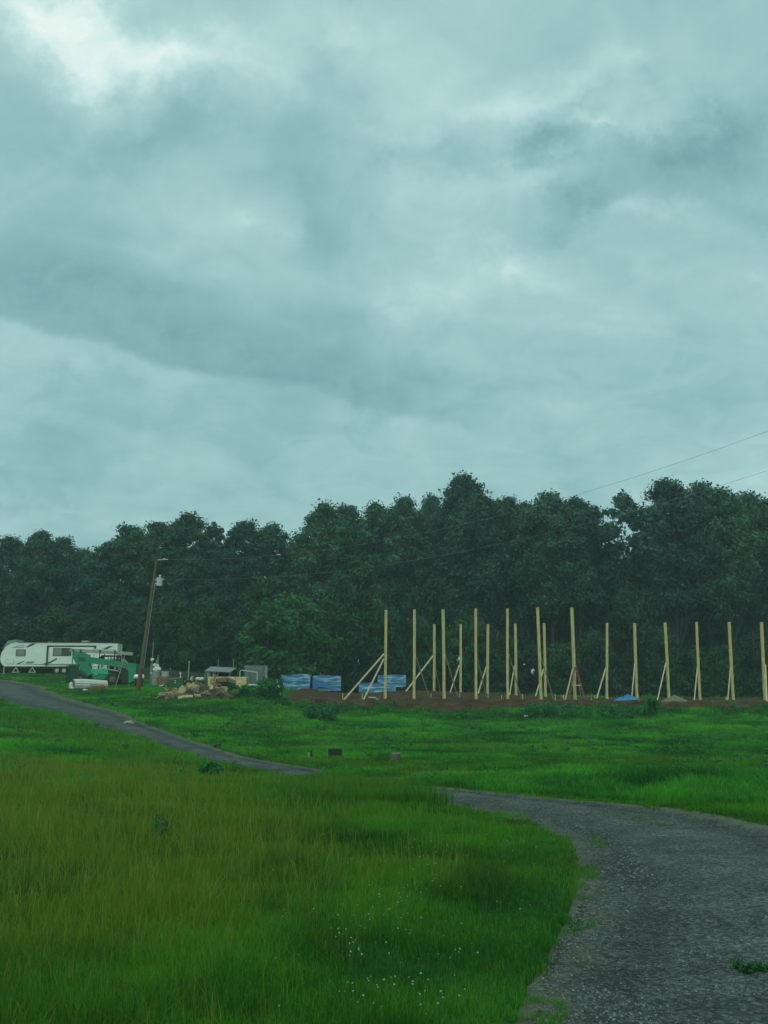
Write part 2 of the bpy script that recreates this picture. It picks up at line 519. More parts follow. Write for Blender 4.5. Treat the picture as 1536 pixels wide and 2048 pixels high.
# ================================================================== GROUND
def ground_mat():
    m = bpy.data.materials.new('meadow_soil')
    nt, N, L = ntree(m)
    b = N['Principled BSDF']; b.inputs['Roughness'].default_value = .95; b.inputs['Specular IOR Level'].default_value = .1
    g = N.new('ShaderNodeNewGeometry')
    n1 = N.new('ShaderNodeTexNoise'); n1.inputs['Scale'].default_value = .22; n1.inputs['Detail'].default_value = 8; n1.inputs['Roughness'].default_value = .65
    n2 = N.new('ShaderNodeTexNoise'); n2.inputs['Scale'].default_value = 5; n2.inputs['Detail'].default_value = 8; n2.inputs['Roughness'].default_value = .7
    L.new(g.outputs['Position'], n1.inputs['Vector']); L.new(g.outputs['Position'], n2.inputs['Vector'])
    c1 = N.new('ShaderNodeValToRGB'); c1.color_ramp.elements[0].position = .35; c1.color_ramp.elements[0].color = (.010, .060, .012, 1)
    c1.color_ramp.elements[1].position = .65; c1.color_ramp.elements[1].color = (.020, .13, .02, 1)
    L.new(n1.outputs['Fac'], c1.inputs[0])
    c2 = N.new('ShaderNodeValToRGB'); c2.color_ramp.elements[0].position = .3; c2.color_ramp.elements[0].color = (.35, .35, .35, 1)
    c2.color_ramp.elements[1].position = .7; c2.color_ramp.elements[1].color = (1.3, 1.3, 1.3, 1)
    L.new(n2.outputs['Fac'], c2.inputs[0])
    mx = N.new('ShaderNodeMix'); mx.data_type = 'RGBA'; mx.blend_type = 'MULTIPLY'; mx.inputs[0].default_value = 1
    L.new(c1.outputs[0], mx.inputs[6]); L.new(c2.outputs[0], mx.inputs[7]); L.new(mx.outputs[2], b.inputs['Base Color'])
    bp = N.new('ShaderNodeBump'); bp.inputs['Strength'].default_value = .8; bp.inputs['Distance'].default_value = .1
    L.new(n2.outputs['Fac'], bp.inputs['Height']); L.new(bp.outputs[0], b.inputs['Normal'])
    return m


def build_ground():
    rs = [0.4]
    while rs[-1] < 160:
        rs.append(rs[-1] * 1.018 + 0.01)
    while rs[-1] < 6000:
        rs.append(rs[-1] * 1.16)
    rs = np.array(rs)
    an = np.concatenate([np.arange(-36, 36, .4), np.arange(36, 324, 4.0)])
    A, Rr = np.meshgrid(np.radians(an), rs)
    x = (Rr * np.sin(A)).ravel(); y = (Rr * np.cos(A)).ravel()
    z = T(x, y)
    z = z - 0.09 * np.clip((1.0 - road_d(x, y)) / .12, 0, 1)
    z = z - 0.5 * np.clip(pad_in(x, y) / .8 - 1.5, 0, 1) * 0.3
    V = np.stack([x, y, z], 1); V = np.vstack([V, [[0, 0, T1(0, 0)]]])
    na, nr = len(an), len(rs); c = len(V) - 1
    i, j = np.meshgrid(np.arange(na), np.arange(nr - 1)); i = i.ravel(); j = j.ravel(); k = (i + 1) % na
    q = np.stack([j * na + i, (j + 1) * na + i, (j + 1) * na + k, j * na + k], 1)[:, ::-1]
    t1 = q[:, [0, 1, 2]]; t2 = q[:, [0, 2, 3]]
    ii = np.arange(na); t3 = np.stack([ii, (ii + 1) % na, np.full(na, c)], 1)[:, ::-1]
    o = raw('ground', V, np.vstack([t1, t2, t3]), ground_mat(), nper=3, smooth=True)
    tag(o, kind='structure')


build_ground()


def gravel_mat():
    m = bpy.data.materials.new('grey_gravel')
    nt, N, L = ntree(m)
    b = N['Principled BSDF']; b.inputs['Roughness'].default_value = .9; b.inputs['Specular IOR Level'].default_value = .2
    g = N.new('ShaderNodeNewGeometry')
    vo = N.new('ShaderNodeTexVoronoi'); vo.inputs['Scale'].default_value = 34
    L.new(g.outputs['Position'], vo.inputs['Vector'])
    sx = N.new('ShaderNodeSeparateColor'); L.new(vo.outputs['Color'], sx.inputs[0])
    c1 = N.new('ShaderNodeValToRGB'); c1.color_ramp.elements[0].color = (.030, .040, .040, 1); c1.color_ramp.elements[1].color = (.135, .165, .158, 1)
    q = c1.color_ramp.elements.new(.6); q.color = (.068, .086, .083, 1)
    L.new(sx.outputs[0], c1.inputs[0])
    n2 = N.new('ShaderNodeTexNoise'); n2.inputs['Scale'].default_value = 1.3; n2.inputs['Detail'].default_value = 8; n2.inputs['Roughness'].default_value = .65
    L.new(g.outputs['Position'], n2.inputs['Vector'])
    c2 = N.new('ShaderNodeValToRGB'); c2.color_ramp.elements[0].position = .32; c2.color_ramp.elements[0].color = (.55, .55, .55, 1)
    c2.color_ramp.elements[1].position = .68; c2.color_ramp.elements[1].color = (1.3, 1.3, 1.3, 1)
    L.new(n2.outputs['Fac'], c2.inputs[0])
    mx = N.new('ShaderNodeMix'); mx.data_type = 'RGBA'; mx.blend_type = 'MULTIPLY'; mx.inputs[0].default_value = 1
    L.new(c1.outputs[0], mx.inputs[6]); L.new(c2.outputs[0], mx.inputs[7])
    # wheel tracks and worn edges
    at = N.new('ShaderNodeAttribute'); at.attribute_name = 'edge'
    tr = N.new('ShaderNodeValToRGB'); te = tr.color_ramp.elements
    te[0].position = 0; te[0].color = (1.15, 1.15, 1.15, 1); te[1].position = 1; te[1].color = (1.25, 1.25, 1.2, 1)
    for p_, v_ in ((.10, .95), (.25, .68), (.42, .9), (.6, 1.2)):
        q = te.new(p_); q.color = (v_, v_, v_, 1)
    nw = N.new('ShaderNodeTexNoise'); nw.inputs['Scale'].default_value = .5; L.new(g.outputs['Position'], nw.inputs['Vector'])
    mw = N.new('ShaderNodeMath'); mw.operation = 'MULTIPLY_ADD'; L.new(nw.outputs['Fac'], mw.inputs[0]); mw.inputs[1].default_value = .3; L.new(at.outputs['Fac'], mw.inputs[2])
    mw2 = N.new('ShaderNodeMath'); mw2.operation = 'SUBTRACT'; L.new(mw.outputs[0], mw2.inputs[0]); mw2.inputs[1].default_value = .15
    L.new(mw2.outputs[0], tr.inputs[0])
    mt = N.new('ShaderNodeMix'); mt.data_type = 'RGBA'; mt.blend_type = 'MULTIPLY'; mt.inputs[0].default_value = 1
    L.new(mx.outputs[2], mt.inputs[6]); L.new(tr.outputs[0], mt.inputs[7]); mx = mt
    n3 = N.new('ShaderNodeTexNoise'); n3.inputs['Scale'].default_value = 2.2; n3.inputs['Detail'].default_value = 6
    L.new(g.outputs['Position'], n3.inputs['Vector'])
    ma = N.new('ShaderNodeMath'); ma.operation = 'MULTIPLY_ADD'; L.new(n3.outputs['Fac'], ma.inputs[0]); ma.inputs[1].default_value = .9; L.new(at.outputs['Fac'], ma.inputs[2])
    mr = N.new('ShaderNodeMapRange'); L.new(ma.outputs[0], mr.inputs['Value']); mr.inputs['From Min'].default_value = .88; mr.inputs['From Max'].default_value = 1.28; mr.inputs['To Max'].default_value = .85
    m2 = N.new('ShaderNodeMix'); m2.data_type = 'RGBA'; L.new(mr.outputs[0], m2.inputs[0]); L.new(mx.outputs[2], m2.inputs[6]); m2.inputs[7].default_value = (.115, .125, .068, 1)
    L.new(m2.outputs[2], b.inputs['Base Color'])
    bp = N.new('ShaderNodeBump'); bp.inputs['Strength'].default_value = 1.0; bp.inputs['Distance'].default_value = .03; bp.invert = True
    L.new(vo.outputs['Distance'], bp.inputs['Height'])
    bp2 = N.new('ShaderNodeBump'); bp2.inputs['Strength'].default_value = .6; bp2.inputs['Distance'].default_value = .12
    L.new(n2.outputs['Fac'], bp2.inputs['Height']); L.new(bp.outputs[0], bp2.inputs['Normal']); L.new(bp2.outputs[0], b.inputs['Normal'])
    return m


def build_road():
    n = len(RD); m = 25
    tn = np.gradient(RD[:, :2], axis=0); tn /= np.linalg.norm(tn, axis=1)[:, None]
    nm = np.stack([tn[:, 1], -tn[:, 0]], 1)
    s = np.linspace(-1.12, 1.12, m)
    wl = 1 + .10 * fbm(np.arange(n) / 9.0, np.zeros(n), 31) * 2; wr = 1 + .10 * fbm(np.arange(n) / 9.0, np.zeros(n) + 7, 33) * 2
    S = np.where(s[None] < 0, s[None] * wl[:, None], s[None] * wr[:, None]) * RD[:, 2:3]
    x = RD[:, 0:1] + nm[:, 0:1] * S; y = RD[:, 1:2] + nm[:, 1:2] * S
    z = T(x, y)
    a = np.abs(s)[None]
    rut = -0.03 * np.exp(-((a - .5) / .16) ** 2) + 0.015 * np.exp(-(a / .2) ** 2)
    z = z + rut + .012 * fbm(x * 2, y * 2, 5) - 0.17 * np.clip((a - .92) / .2, 0, 1)
    edge = np.clip(a * np.where(s[None] < 0, .84, 1.04) * np.ones((n, 1)), 0, 1.2) ** 2
    V = np.stack([x, y, z], -1).reshape(-1, 3)
    i, j = np.meshgrid(np.arange(m - 1), np.arange(n - 1)); i = i.ravel(); j = j.ravel()
    q = np.stack([j * m + i, j * m + i + 1, (j + 1) * m + i + 1, (j + 1) * m + i], 1)
    o = raw('gravel_road', V, q, gravel_mat(), nper=4, smooth=True, attrs={'edge': ('POINT', edge.ravel())})
    tag(o, kind='structure')


build_road()


def stones():
    """loose stones lying on the gravel road, more of them near the camera"""
    rng = np.random.default_rng(3)
    N = 110000
    r = 5.0 * (26 / 5.0) ** rng.random(N); a = np.radians(rng.uniform(-8, 34, N))
    x = r * np.sin(a); y = r * np.cos(a)
    d = road_d(x, y)
    k = d < 0.90; x, y, r, d = x[k], y[k], r[k], d[k]
    n = len(x)
    rn = vnoise(x * .8, y * .8, 51)
    k = rng.random(n) < .75 + .4 * rn; x, y, r = x[k], y[k], r[k]; n = len(x)
    a_ = road_d(x, y)
    z = T(x, y) - 0.03 * np.exp(-((a_ - .5) / .16) ** 2) + 0.015 * np.exp(-(a_ / .2) ** 2) + .012 * fbm(x * 2, y * 2, 5) - 0.17 * np.clip((a_ - .92) / .2, 0, 1) + .007
    sz = (0.006 + 0.009 * rng.random(n) ** 2) * (1 + r / 40)
    base = np.array([(1, 0, 0), (-1, 0, 0), (0, 1, 0), (0, -1, 0), (0, 0, 1), (0, 0, -1)], float)
    V = base[None] * (1 + .45 * (rng.random((n, 6, 1)) - .5) * 2) * sz[:, None, None]
    th = rng.random(n) * 6.28; c, s = np.cos(th)[:, None], np.sin(th)[:, None]
    X = V[..., 0] * c * 1.3 - V[..., 1] * s; Y = V[..., 0] * s * 1.3 + V[..., 1] * c; Z = V[..., 2] * .75
    V = np.stack([X + x[:, None], Y + y[:, None], Z + z[:, None] - .012], -1).reshape(-1, 3)
    fb = np.array([(0, 2, 4), (2, 1, 4), (1, 3, 4), (3, 0, 4), (2, 0, 5), (1, 2, 5), (3, 1, 5), (0, 3, 5)])
    Fc = (fb[None] + (np.arange(n) * 6)[:, None, None]).reshape(-1, 3)
    m = leaf_mat('loose_stone', (.030, .040, .040), (.155, .190, .182), trans=0, rnd=0)
    t = np.repeat(rng.random(n) ** 1.8, 8)
    o = raw('gravel_stones', V, Fc, m, nper=3, attrs={'tint': ('FACE', t)})
    tag(o, 'loose grey stones scattered over the gravel drive', 'gravel', kind='stuff')


stones()


def dirt_mat():
    m = bpy.data.materials.new('red_brown_dirt')
    nt, N, L = ntree(m)
    b = N['Principled BSDF']; b.inputs['Roughness'].default_value = .95; b.inputs['Specular IOR Level'].default_value = .1
    g = N.new('ShaderNodeNewGeometry')
    mp = N.new('ShaderNodeMapping'); L.new(g.outputs['Position'], mp.inputs[0]); mp.inputs['Scale'].default_value = (1, 1, 3)
    n = N.new('ShaderNodeTexNoise'); n.inputs['Scale'].default_value = .9; n.inputs['Detail'].default_value = 10; n.inputs['Roughness'].default_value = .7
    L.new(mp.outputs[0], n.inputs['Vector'])
    c = N.new('ShaderNodeValToRGB'); e = c.color_ramp.elements
    e[0].position = .3; e[0].color = (.018, .013, .008, 1); e[1].position = .72; e[1].color = (.12, .085, .05, 1)
    q = e.new(.5); q.color = (.060, .038, .022, 1)
    L.new(n.outputs['Fac'], c.inputs[0]); L.new(c.outputs[0], b.inputs['Base Color'])
    bp = N.new('ShaderNodeBump'); bp.inputs['Strength'].default_value = 1; bp.inputs['Distance'].default_value = .25
    L.new(n.outputs['Fac'], bp.inputs['Height']); L.new(bp.outputs[0], b.inputs['Normal'])
    return m


DIRT = dirt_mat()


def build_pad():
    xs = np.arange(-10, 64, .3); ys = np.concatenate([np.arange(62, 74, .15), np.arange(74, 102, .6)])
    X, Y = np.meshgrid(xs, ys)
    d = pad_in(X, Y)
    t = T(X, Y); p = PADZ(X, Y)
    lump = 0.45 * fbm(X / .9, Y / .9, 41) + .12 * fbm(X / .3, Y / .3, 43)
    berm = 0.16 * np.exp(-((d - 1.6) / .9) ** 2) * (.5 + vnoise(X / 2.0, Y / 9, 8))
    Z = t - .25 + np.clip((d + .9) / 1.9, 0, 1) * (np.maximum(p, t + .02) - t + .25) + lump * np.clip(1.4 - np.abs(d - .4), .1, 1) + berm
    V = np.stack([X, Y, Z], -1).reshape(-1, 3)
    ny, nx = X.shape
    i, j = np.meshgrid(np.arange(nx - 1), np.arange(ny - 1)); i = i.ravel(); j = j.ravel()
    q = np.stack([j * nx + i, j * nx + i + 1, (j + 1) * nx + i + 1, (j + 1) * nx + i], 1)
    keep = (d.ravel()[q] > -1.6).all(1)
    o = raw('dirt_pad', V, q[keep], DIRT, nper=4, smooth=True)
    tag(o, kind='structure')


build_pad()


# ------------------------------------------------------------------ grass
def blades(name, x, y, z, h, w, tint, dry, material, seed, lean=.35, head=None):
    rng = np.random.default_rng(seed)
    n = len(x)
    th = rng.random(n) * 2 * np.pi
    la = rng.random(n) * 2 * np.pi; le = lean * rng.random(n) * h
    dx, dy = np.cos(th) * w / 2, np.sin(th) * w / 2
    lx, ly = np.cos(la) * le, np.sin(la) * le
    V = np.zeros((n, 5, 3))
    V[:, 0] = np.stack([x - dx, y - dy, z - .03], 1); V[:, 1] = np.stack([x + dx, y + dy, z - .03], 1)
    mx, my, mz = x + lx * .35, y + ly * .35, z + h * .58
    k = .8 if head is None else .8 + head * 1.2
    V[:, 2] = np.stack([mx - dx * k, my - dy * k, mz], 1); V[:, 3] = np.stack([mx + dx * k, my + dy * k, mz], 1)
    V[:, 4] = np.stack([x + lx, y + ly, z + h * (1 - .25 * (le / (h + 1e-6)))], 1)
    f = np.array([(0, 1, 3), (0, 3, 2), (2, 3, 4)])
    Fc = (f[None] + (np.arange(n) * 5)[:, None, None]).reshape(-1, 3)
    return raw(name, V.reshape(-1, 3), Fc, material, nper=3, attrs={'tint': ('FACE', np.repeat(tint, 3)), 'dry': ('FACE', np.repeat(dry, 3))})


def sample(n, r0, r1, amax, p, seed):
    """points in a sector ahead; density per square metre falls off with distance"""
    rng = np.random.default_rng(seed)
    u = rng.random(n)
    e = 2 - p
    r = (r0 ** e + u * (r1 ** e - r0 ** e)) ** (1 / e) if abs(e) > 1e-6 else r0 * (r1 / r0) ** u
    a = np.radians(rng.uniform(-amax, amax, n))
    return r * np.sin(a), r * np.cos(a), r, rng


GRASS = leaf_mat('meadow_grass', (.012, .090, .008), (.085, .310, .018), trans=.45, rnd=0, cdry=(.215, .275, .030))
FGRASS = leaf_mat('rough_grass', (.010, .100, .014), (.080, .400, .030), trans=.45, rnd=0, cdry=(.17, .30, .03))


def dryness(x, y):
    """straw patches of the meadow left of the drive"""
    b = np.exp(-(((x + 4.7) / 4.6) ** 2 + ((y - 12.5) / 7) ** 2)) * 1.0
    b = b + .55 * np.exp(-(((x + 9) / 5.5) ** 2 + ((y - 25) / 7.0) ** 2)) + .25 * np.exp(-(((x + 1.5) / 3) ** 2 + ((y - 20) / 5) ** 2))
    n = fbm(x / 2.2, y / 2.2, 61, 5) * 2
    return np.clip(b + n * .85 - .06, 0, 1)


def near_field():
    x, y, r, rng = sample(880000, 4.6, 34, 31, 1.15, 11)
    rd = road_d(x, y)
    edge_n = vnoise(x * 1.7, y * 1.7, 77)
    k = (rd > 1.0 - .22 * edge_n * vnoise(x * 7, y * 7, 78) * 1.6) | ((rd > .72) & (vnoise(x * 1.3, y * 1.3, 79) > .62) & (rng.random(len(x)) < .5) & (x > 1.5) & (y > 13)) | ((rd < .12) & (y > 15) & (y < 20) & (vnoise(x * 1.5, y * 1.5, 80) > .5) & (rng.random(len(x)) < .4))
    # keep to this side of the drive and the right-hand verge
    x, y, r, rd = x[k], y[k], r[k], rd[k]; n = len(x)
    z = T(x, y)
    dr = dryness(x, y)
    clump = vnoise(x * 1.1, y * 1.1, 5) * .6 + vnoise(x * 4, y * 4, 6) * .4
    verge = np.clip((rd - 1.0) / .6, .0, 1)
    h = (.045 + .17 * clump ** 1.3) * (.35 + .65 * verge) * (.45 + .9 * rng.random(n)) * (1 + .35 * dr)
    w = np.maximum(.0036, .00045 * r) * (.7 + .8 * rng.random(n))
    tint = np.clip(.02 + .75 * rng.random(n) ** 1.3 + .8 * (fbm(x / 1.1, y / 1.1, 15, 4) * 2) + .1, 0, 1)
    dry = np.clip(dr * (.1 + 1.0 * rng.random(n) ** 1.4) + (rng.random(n) < .025) * .6, 0, 1)
    o = blades('meadow_grass', x, y, z, h, w, tint, dry, GRASS, 12, lean=1.0)
    tag(o, 'tall green and straw coloured grass beside the gravel drive', 'grass', kind='stuff')
    # seed stalks standing above it
    x, y, r, rng = sample(55000, 5, 30, 31, 1.0, 21)
    dr = dryness(x, y); rd = road_d(x, y)
    k = (rng.random(len(x)) < .10 + .8 * dr) & (rd > 1.6) & (x < 2.5)
    x, y, r, dr = x[k], y[k], r[k], dr[k]; n = len(x)
    h = (.22 + .26 * rng.random(n)) * (.75 + .35 * dr); w = np.maximum(.0018, .00026 * r)
    o = blades('seed_stalks', x, y, T(x, y), h, w, rng.random(n) * .5, .55 + .45 * rng.random(n), GRASS, 22, lean=.6, head=1.0)
    tag(o, 'thin straw coloured seed stalks standing above the meadow grass', 'grass', kind='stuff')


near_field()


def far_field():
    x, y, r, rng = sample(520000, 19, 112, 30, 1.55, 31)
    rd = road_d(x, y); pi = pad_in(x, y)
    k = (rd > 1.06 - .38 * vnoise(x * .9, y * .9, 4) * (x < 0)) & (pi < -.35 + 1.9 * vnoise(x / 1.4, y / 1.4, 88) ** 2 + 1.2 * (vnoise(x / 5, y / 5, 89) - .45))
    x, y, r, pi = x[k], y[k], r[k], pi[k]; n = len(x)
    z = T(x, y) + .0
    clump = vnoise(x * .55, y * .55, 25) * .55 + vnoise(x * 1.6, y * 1.6, 26) * .45
    weed = np.exp(-((pi + 1.0) / 1.6) ** 2)
    # tufts on the low ground right of the drive stand taller
    tall = np.exp(-(((x - 9) / 8) ** 2 + ((y - 23) / 5) ** 2)) * .6
    h = (.04 + .20 * clump ** 2 + tall * .8 * vnoise(x * .9, y * .9, 27)) * (.6 + .8 * rng.random(n)) + weed * .75 * vnoise(x / 1.3, y / 1.3, 28) ** 1.5 * rng.random(n) + np.exp(-((pi + 1.6) / 2.6) ** 2) * np.clip((x - 6) / 6, 0, 1) * np.clip((34 - x) / 8, 0, 1) * .35 * vnoise(x / .9, y / .9, 29) * rng.random(n)
    h *= np.where((y > 74) & (x < -8), .6, 1)
    for (ox, oy) in ((-1.8, 34.5), (.4, 34), (-2.8, 35), (-7.5, 39.5)):
        h *= 1 - .65 * np.exp(-(((x - ox) / .9) ** 2 + ((y - oy + 1) / 1.6) ** 2))
    w = .0012 * r * (.5 + .9 * rng.random(n))
    tint = np.clip(.35 * rng.random(n) + .24 + 1.5 * fbm(x / 2.2, y / 3.2, 35, 5) + 1.1 * (clump - .5), 0, 1)
    dry = np.clip((fbm(x / 6, y / 4.5, 37, 3) * 2 + .05) * rng.random(n), 0, .6)
    o = blades('rough_grass', x, y, z, h, w, tint, dry, FGRASS, 32, lean=1.1)
    tag(o, 'rough green grass over the slope below the building site', 'grass', kind='stuff')
    # the brow of tall grass on the left that hides the middle of the drive
    x, y, r, rng = sample(90000, 14, 60, 30, .9, 35)
    rd = road_d(x, y)
    k = (rd > 1.25) & (rd < 4.0) & (x < RD[np.argmin(np.abs(RD[:, 1][None] - y[:, None]), 1), 0]) & (y > 15)
    x, y, r = x[k], y[k], r[k]; n = len(x)
    dr = dryness(x, y)
    h = (.10 + .22 * vnoise(x, y, 3)) * (.6 + .7 * rng.random(n)); w = .0008 * r
    o = blades('drive_edge_grass', x, y, T(x, y), h, w, .3 + .6 * rng.random(n), np.clip(dr * .8 * rng.random(n) + .1, 0, 1), GRASS, 36, lean=.5)
    tag(o, 'tall grass along the near edge of the far gravel drive', 'grass', kind='stuff')
    # thick grass on the low brow where the drive dips out of sight
    rng = np.random.default_rng(91)
    n = 70000; x = rng.uniform(-6, 2.2, n); y = rng.uniform(17.5, 29, n); rd = road_d(x, y); r = np.hypot(x, y)
    cxl = RD[np.argmin(np.abs(RD[:, 1][None] - y[:, None]), 1), 0]
    k = (rd > 1.12) & (rd < 4.5) & (x < cxl) & (x > cxl - 4.5); x, y, r, rd = x[k], y[k], r[k], rd[k]; n = len(x)
    h = (.20 + .20 * vnoise(x * 1.2, y * 1.2, 13)) * (.6 + .7 * rng.random(n)) * np.clip((4.5 - rd) / 1.5, 0, 1) * np.clip(.35 + .35 * (x + 3.2), .35, 1.15)
    o = blades('brow_grass', x, y, T(x, y), h, .0007 * r, .2 + .6 * rng.random(n), np.clip(dryness(x, y) * rng.random(n), 0, 1), GRASS, 92, lean=.7)
    tag(o, 'tall green grass on the brow where the gravel drive dips out of sight', 'grass', kind='stuff')


far_field()


def clover():
    rng = np.random.default_rng(8)
    spots = []
    for i in range(2400):
        px, py = rng.uniform(560, 1140), rng.uniform(1690, 2080)
        w = vnoise(px / 60, py / 35, 71)
        if w < .50:
            continue
        if px > 1100 - max(0, py - 1800) * .25:
            continue
        spots.append((px, py))
    mb = MB()
    for px, py in spots[:230]:
        p = hit(px, py, 4, 16)
        if road_d([p.x], [p.y])[0] < 1.12:
            continue
        h = rng.uniform(.13, .24)
        r = rng.uniform(.003, .008)
        q = (p.x + rng.uniform(-.15, .15), p.y, p.z + h)
        mb.cyl((q[0], q[1], q[2] - .08), q, .0015, n=3, mi=1, cap=False)
        mb.ell(q, (r, r, r * .8), 6, 4, wob=.15)
    o = mb.build('clover_flowers', [mat('clover_white', (.30, .38, .25), var=.2, scale=9), mat('clover_stem', (.05, .12, .03))])
    tag(o, 'tiny white clover heads dotting the short grass beside the drive', 'clover', kind='stuff')


clover()


# ================================================================== TREES
def leaf_cloud(seed, lobes, per, size, flat=.8, up=.25):
    """many leaf sprays spread over and through a set of lobes"""
    rng = np.random.default_rng(seed)
    C = np.array([l[:3] for l in lobes]); S = np.array([l[3] for l in lobes])
    k = np.maximum(8, (per * (S / S.mean()) ** 2).astype(int))
    idx = np.repeat(np.arange(len(S)), k); n = len(idx)
    d = rng.normal(size=(n, 3)); d[:, 2] += up; d /= np.linalg.norm(d, axis=1)[:, None]
    rad = np.minimum(np.abs(rng.normal(size=n)) * .55, 1.15) + .22
    rad *= 1 + .22 * np.sin(d[:, 0] * 5 + S[idx] * 31) * np.sin(d[:, 1] * 5 + idx) * np.cos(d[:, 2] * 4 + idx * .7)
    Pp = C[idx] + d * (S[idx] * rad)[:, None] * np.array([1, 1, flat])
    nr = d * .7 + rng.normal(size=(n, 3)) * .55 + np.array([0, 0, .25]); nr /= np.linalg.norm(nr, axis=1)[:, None]
    t = np.cross(nr, rng.normal(size=(n, 3))); t /= np.linalg.norm(t, axis=1)[:, None]
    b = np.cross(nr, t)
    a = size * (.5 + .9 * rng.random(n)); a2 = a * (.45 + .3 * rng.random(n))
    V = np.zeros((n, 4, 3))
    V[:, 0] = Pp - t * a[:, None]; V[:, 1] = Pp + b * a2[:, None] + nr * (a * .15)[:, None]; V[:, 2] = Pp + t * a[:, None]; V[:, 3] = Pp - b * a2[:, None] + nr * (a * .15)[:, None]
    lt = rng.random(len(S))
    tint = np.clip(lt[idx] * .6 + .4 * rng.random(n), 0, 1)
    return V.reshape(-1, 3), np.arange(n * 4).reshape(-1, 4), tint


def tree_lobes(seed, H, Rm, z0, n, top=.55, lean=0):
    rng = random.Random(seed); L = []
    for i in range(n):
        t = (i + rng.random()) / n
        z = z0 + (H - z0) * t * .94
        prof = min(1, .55 + t) * max(.05, 1 - t ** 3.2) ** .5
        a = rng.random() * 6.283 if rng.random() < .8 else i * 2.4
        s = Rm * rng.uniform(.14, .32) * (1 - .25 * t)
        rr = max(0, Rm * prof - s * .8) * math.sqrt(rng.uniform(.25, 1))
        L.append((rr * math.cos(a) + lean * t, rr * math.sin(a), z, s))
    L.append((lean + rng.uniform(-.3, .3) * Rm, 0, H - Rm * .2, Rm * .2))
    return L


def trunk_mesh(name, seed, H, r, lobes, m):
    rng = random.Random(seed)
    mb = MB(); n = 7; p = Vector((0, 0, -.4)); pts_ = [p.copy()]
    for i in range(n):
        p = p + Vector((rng.uniform(-.18, .18), rng.uniform(-.18, .18), H * .8 / n)); pts_.append(p.copy())
    for i in range(n):
        mb.cyl(pts_[i], pts_[i + 1], r * (1 - i / n * .8), r * (1 - (i + 1) / n * .8), n=8, cap=False)
    for c in rng.sample(lobes, min(9, len(lobes))):
        e = Vector(c[:3]); k = min(n - 1, max(1, int((e.z * .62) / (H * .8) * n))); s = pts_[k]
        mid = (s + e) / 2 + Vector((0, 0, -.3))
        mb.cyl(s, mid, r * .32, r * .2, n=5, cap=False); mb.cyl(mid, e, r * .2, r * .06, n=5, cap=False)
    return mb


BARK = mat('tree_bark', (.040, .042, .035), .9, scale=8, stretch=(1, 1, .2), bump=.4)
FOL = leaf_mat('tree_foliage', (.012, .062, .042), (.050, .160, .108), trans=.2, rnd=.22)  # lighter and bluer than the brush: haze on the crowns put into the colour
FOL2 = leaf_mat('brush_foliage', (.005, .036, .019), (.024, .110, .045), trans=.2, rnd=.35)
FOL3 = leaf_mat('bright_foliage', (.012, .085, .024), (.045, .20, .045), trans=.25, rnd=.1)

PROTO = {}


def proto(kind, v):
    """mesh data of one crown and its trunk; H = 20 m, R = 4.5 m"""
    key = (kind, v)
    if key in PROTO:
        return PROTO[key]
    if kind == 'tall':
        lobes = tree_lobes(100 + v, 20, 4.5, 4.5, 120 + 8 * (v % 3)); per = 400; sz = .155; mt = FOL; rt = .26
    elif kind == 'sparse':
        lobes = tree_lobes(200 + v, 20, 4.2, 7, 50); per = 150; sz = .25; mt = FOL; rt = .2
    elif kind == 'bare':      # high crown on a long bare trunk
        lobes = tree_lobes(300 + v, 20, 4.5, 8.5, 96); per = 420; sz = .155; mt = FOL; rt = .26
    elif kind == 'brush':     # foliage to the ground
        lobes = tree_lobes(400 + v, 20, 10, .5, 80); per = 330; sz = .42; mt = FOL2; rt = .3
        lobes = [(a, b, c, s * 1.0) for a, b, c, s in lobes]
    elif kind == 'bright':
        lobes = tree_lobes(500 + v, 20, 10, .5, 90); per = 360; sz = .36; mt = FOL3; rt = .3
    V, Fc, t = leaf_cloud(1000 + v + len(PROTO) * 7, lobes, per, sz)
    me = raw('crown', V, Fc, mt, nper=4, attrs={'tint': ('FACE', t)})
    md = me.data; bpy.data.objects.remove(me)
    tr = trunk_mesh('trunk', 600 + v, 20, rt, lobes, BARK).build('trunk', BARK, smooth=True)
    td = tr.data; bpy.data.objects.remove(tr)
    PROTO[key] = (md, td)
    return PROTO[key]


def tree(name, label, cat, kind, v, x, y, H, Rm, rz, group):
    md, td = proto(kind, v)
    r0 = 10 if kind in ('brush', 'bright') else 4.5
    t = thing(name, label, cat, (x, y, T1(x, y) - .1), rz, group)
    t.scale = (Rm / r0, Rm / r0, H / 20)
    for nm, d in (('crown', md), ('trunk', td)):
        o = bpy.data.objects.new(nm, d); col.objects.link(o); o.parent = t
    return t


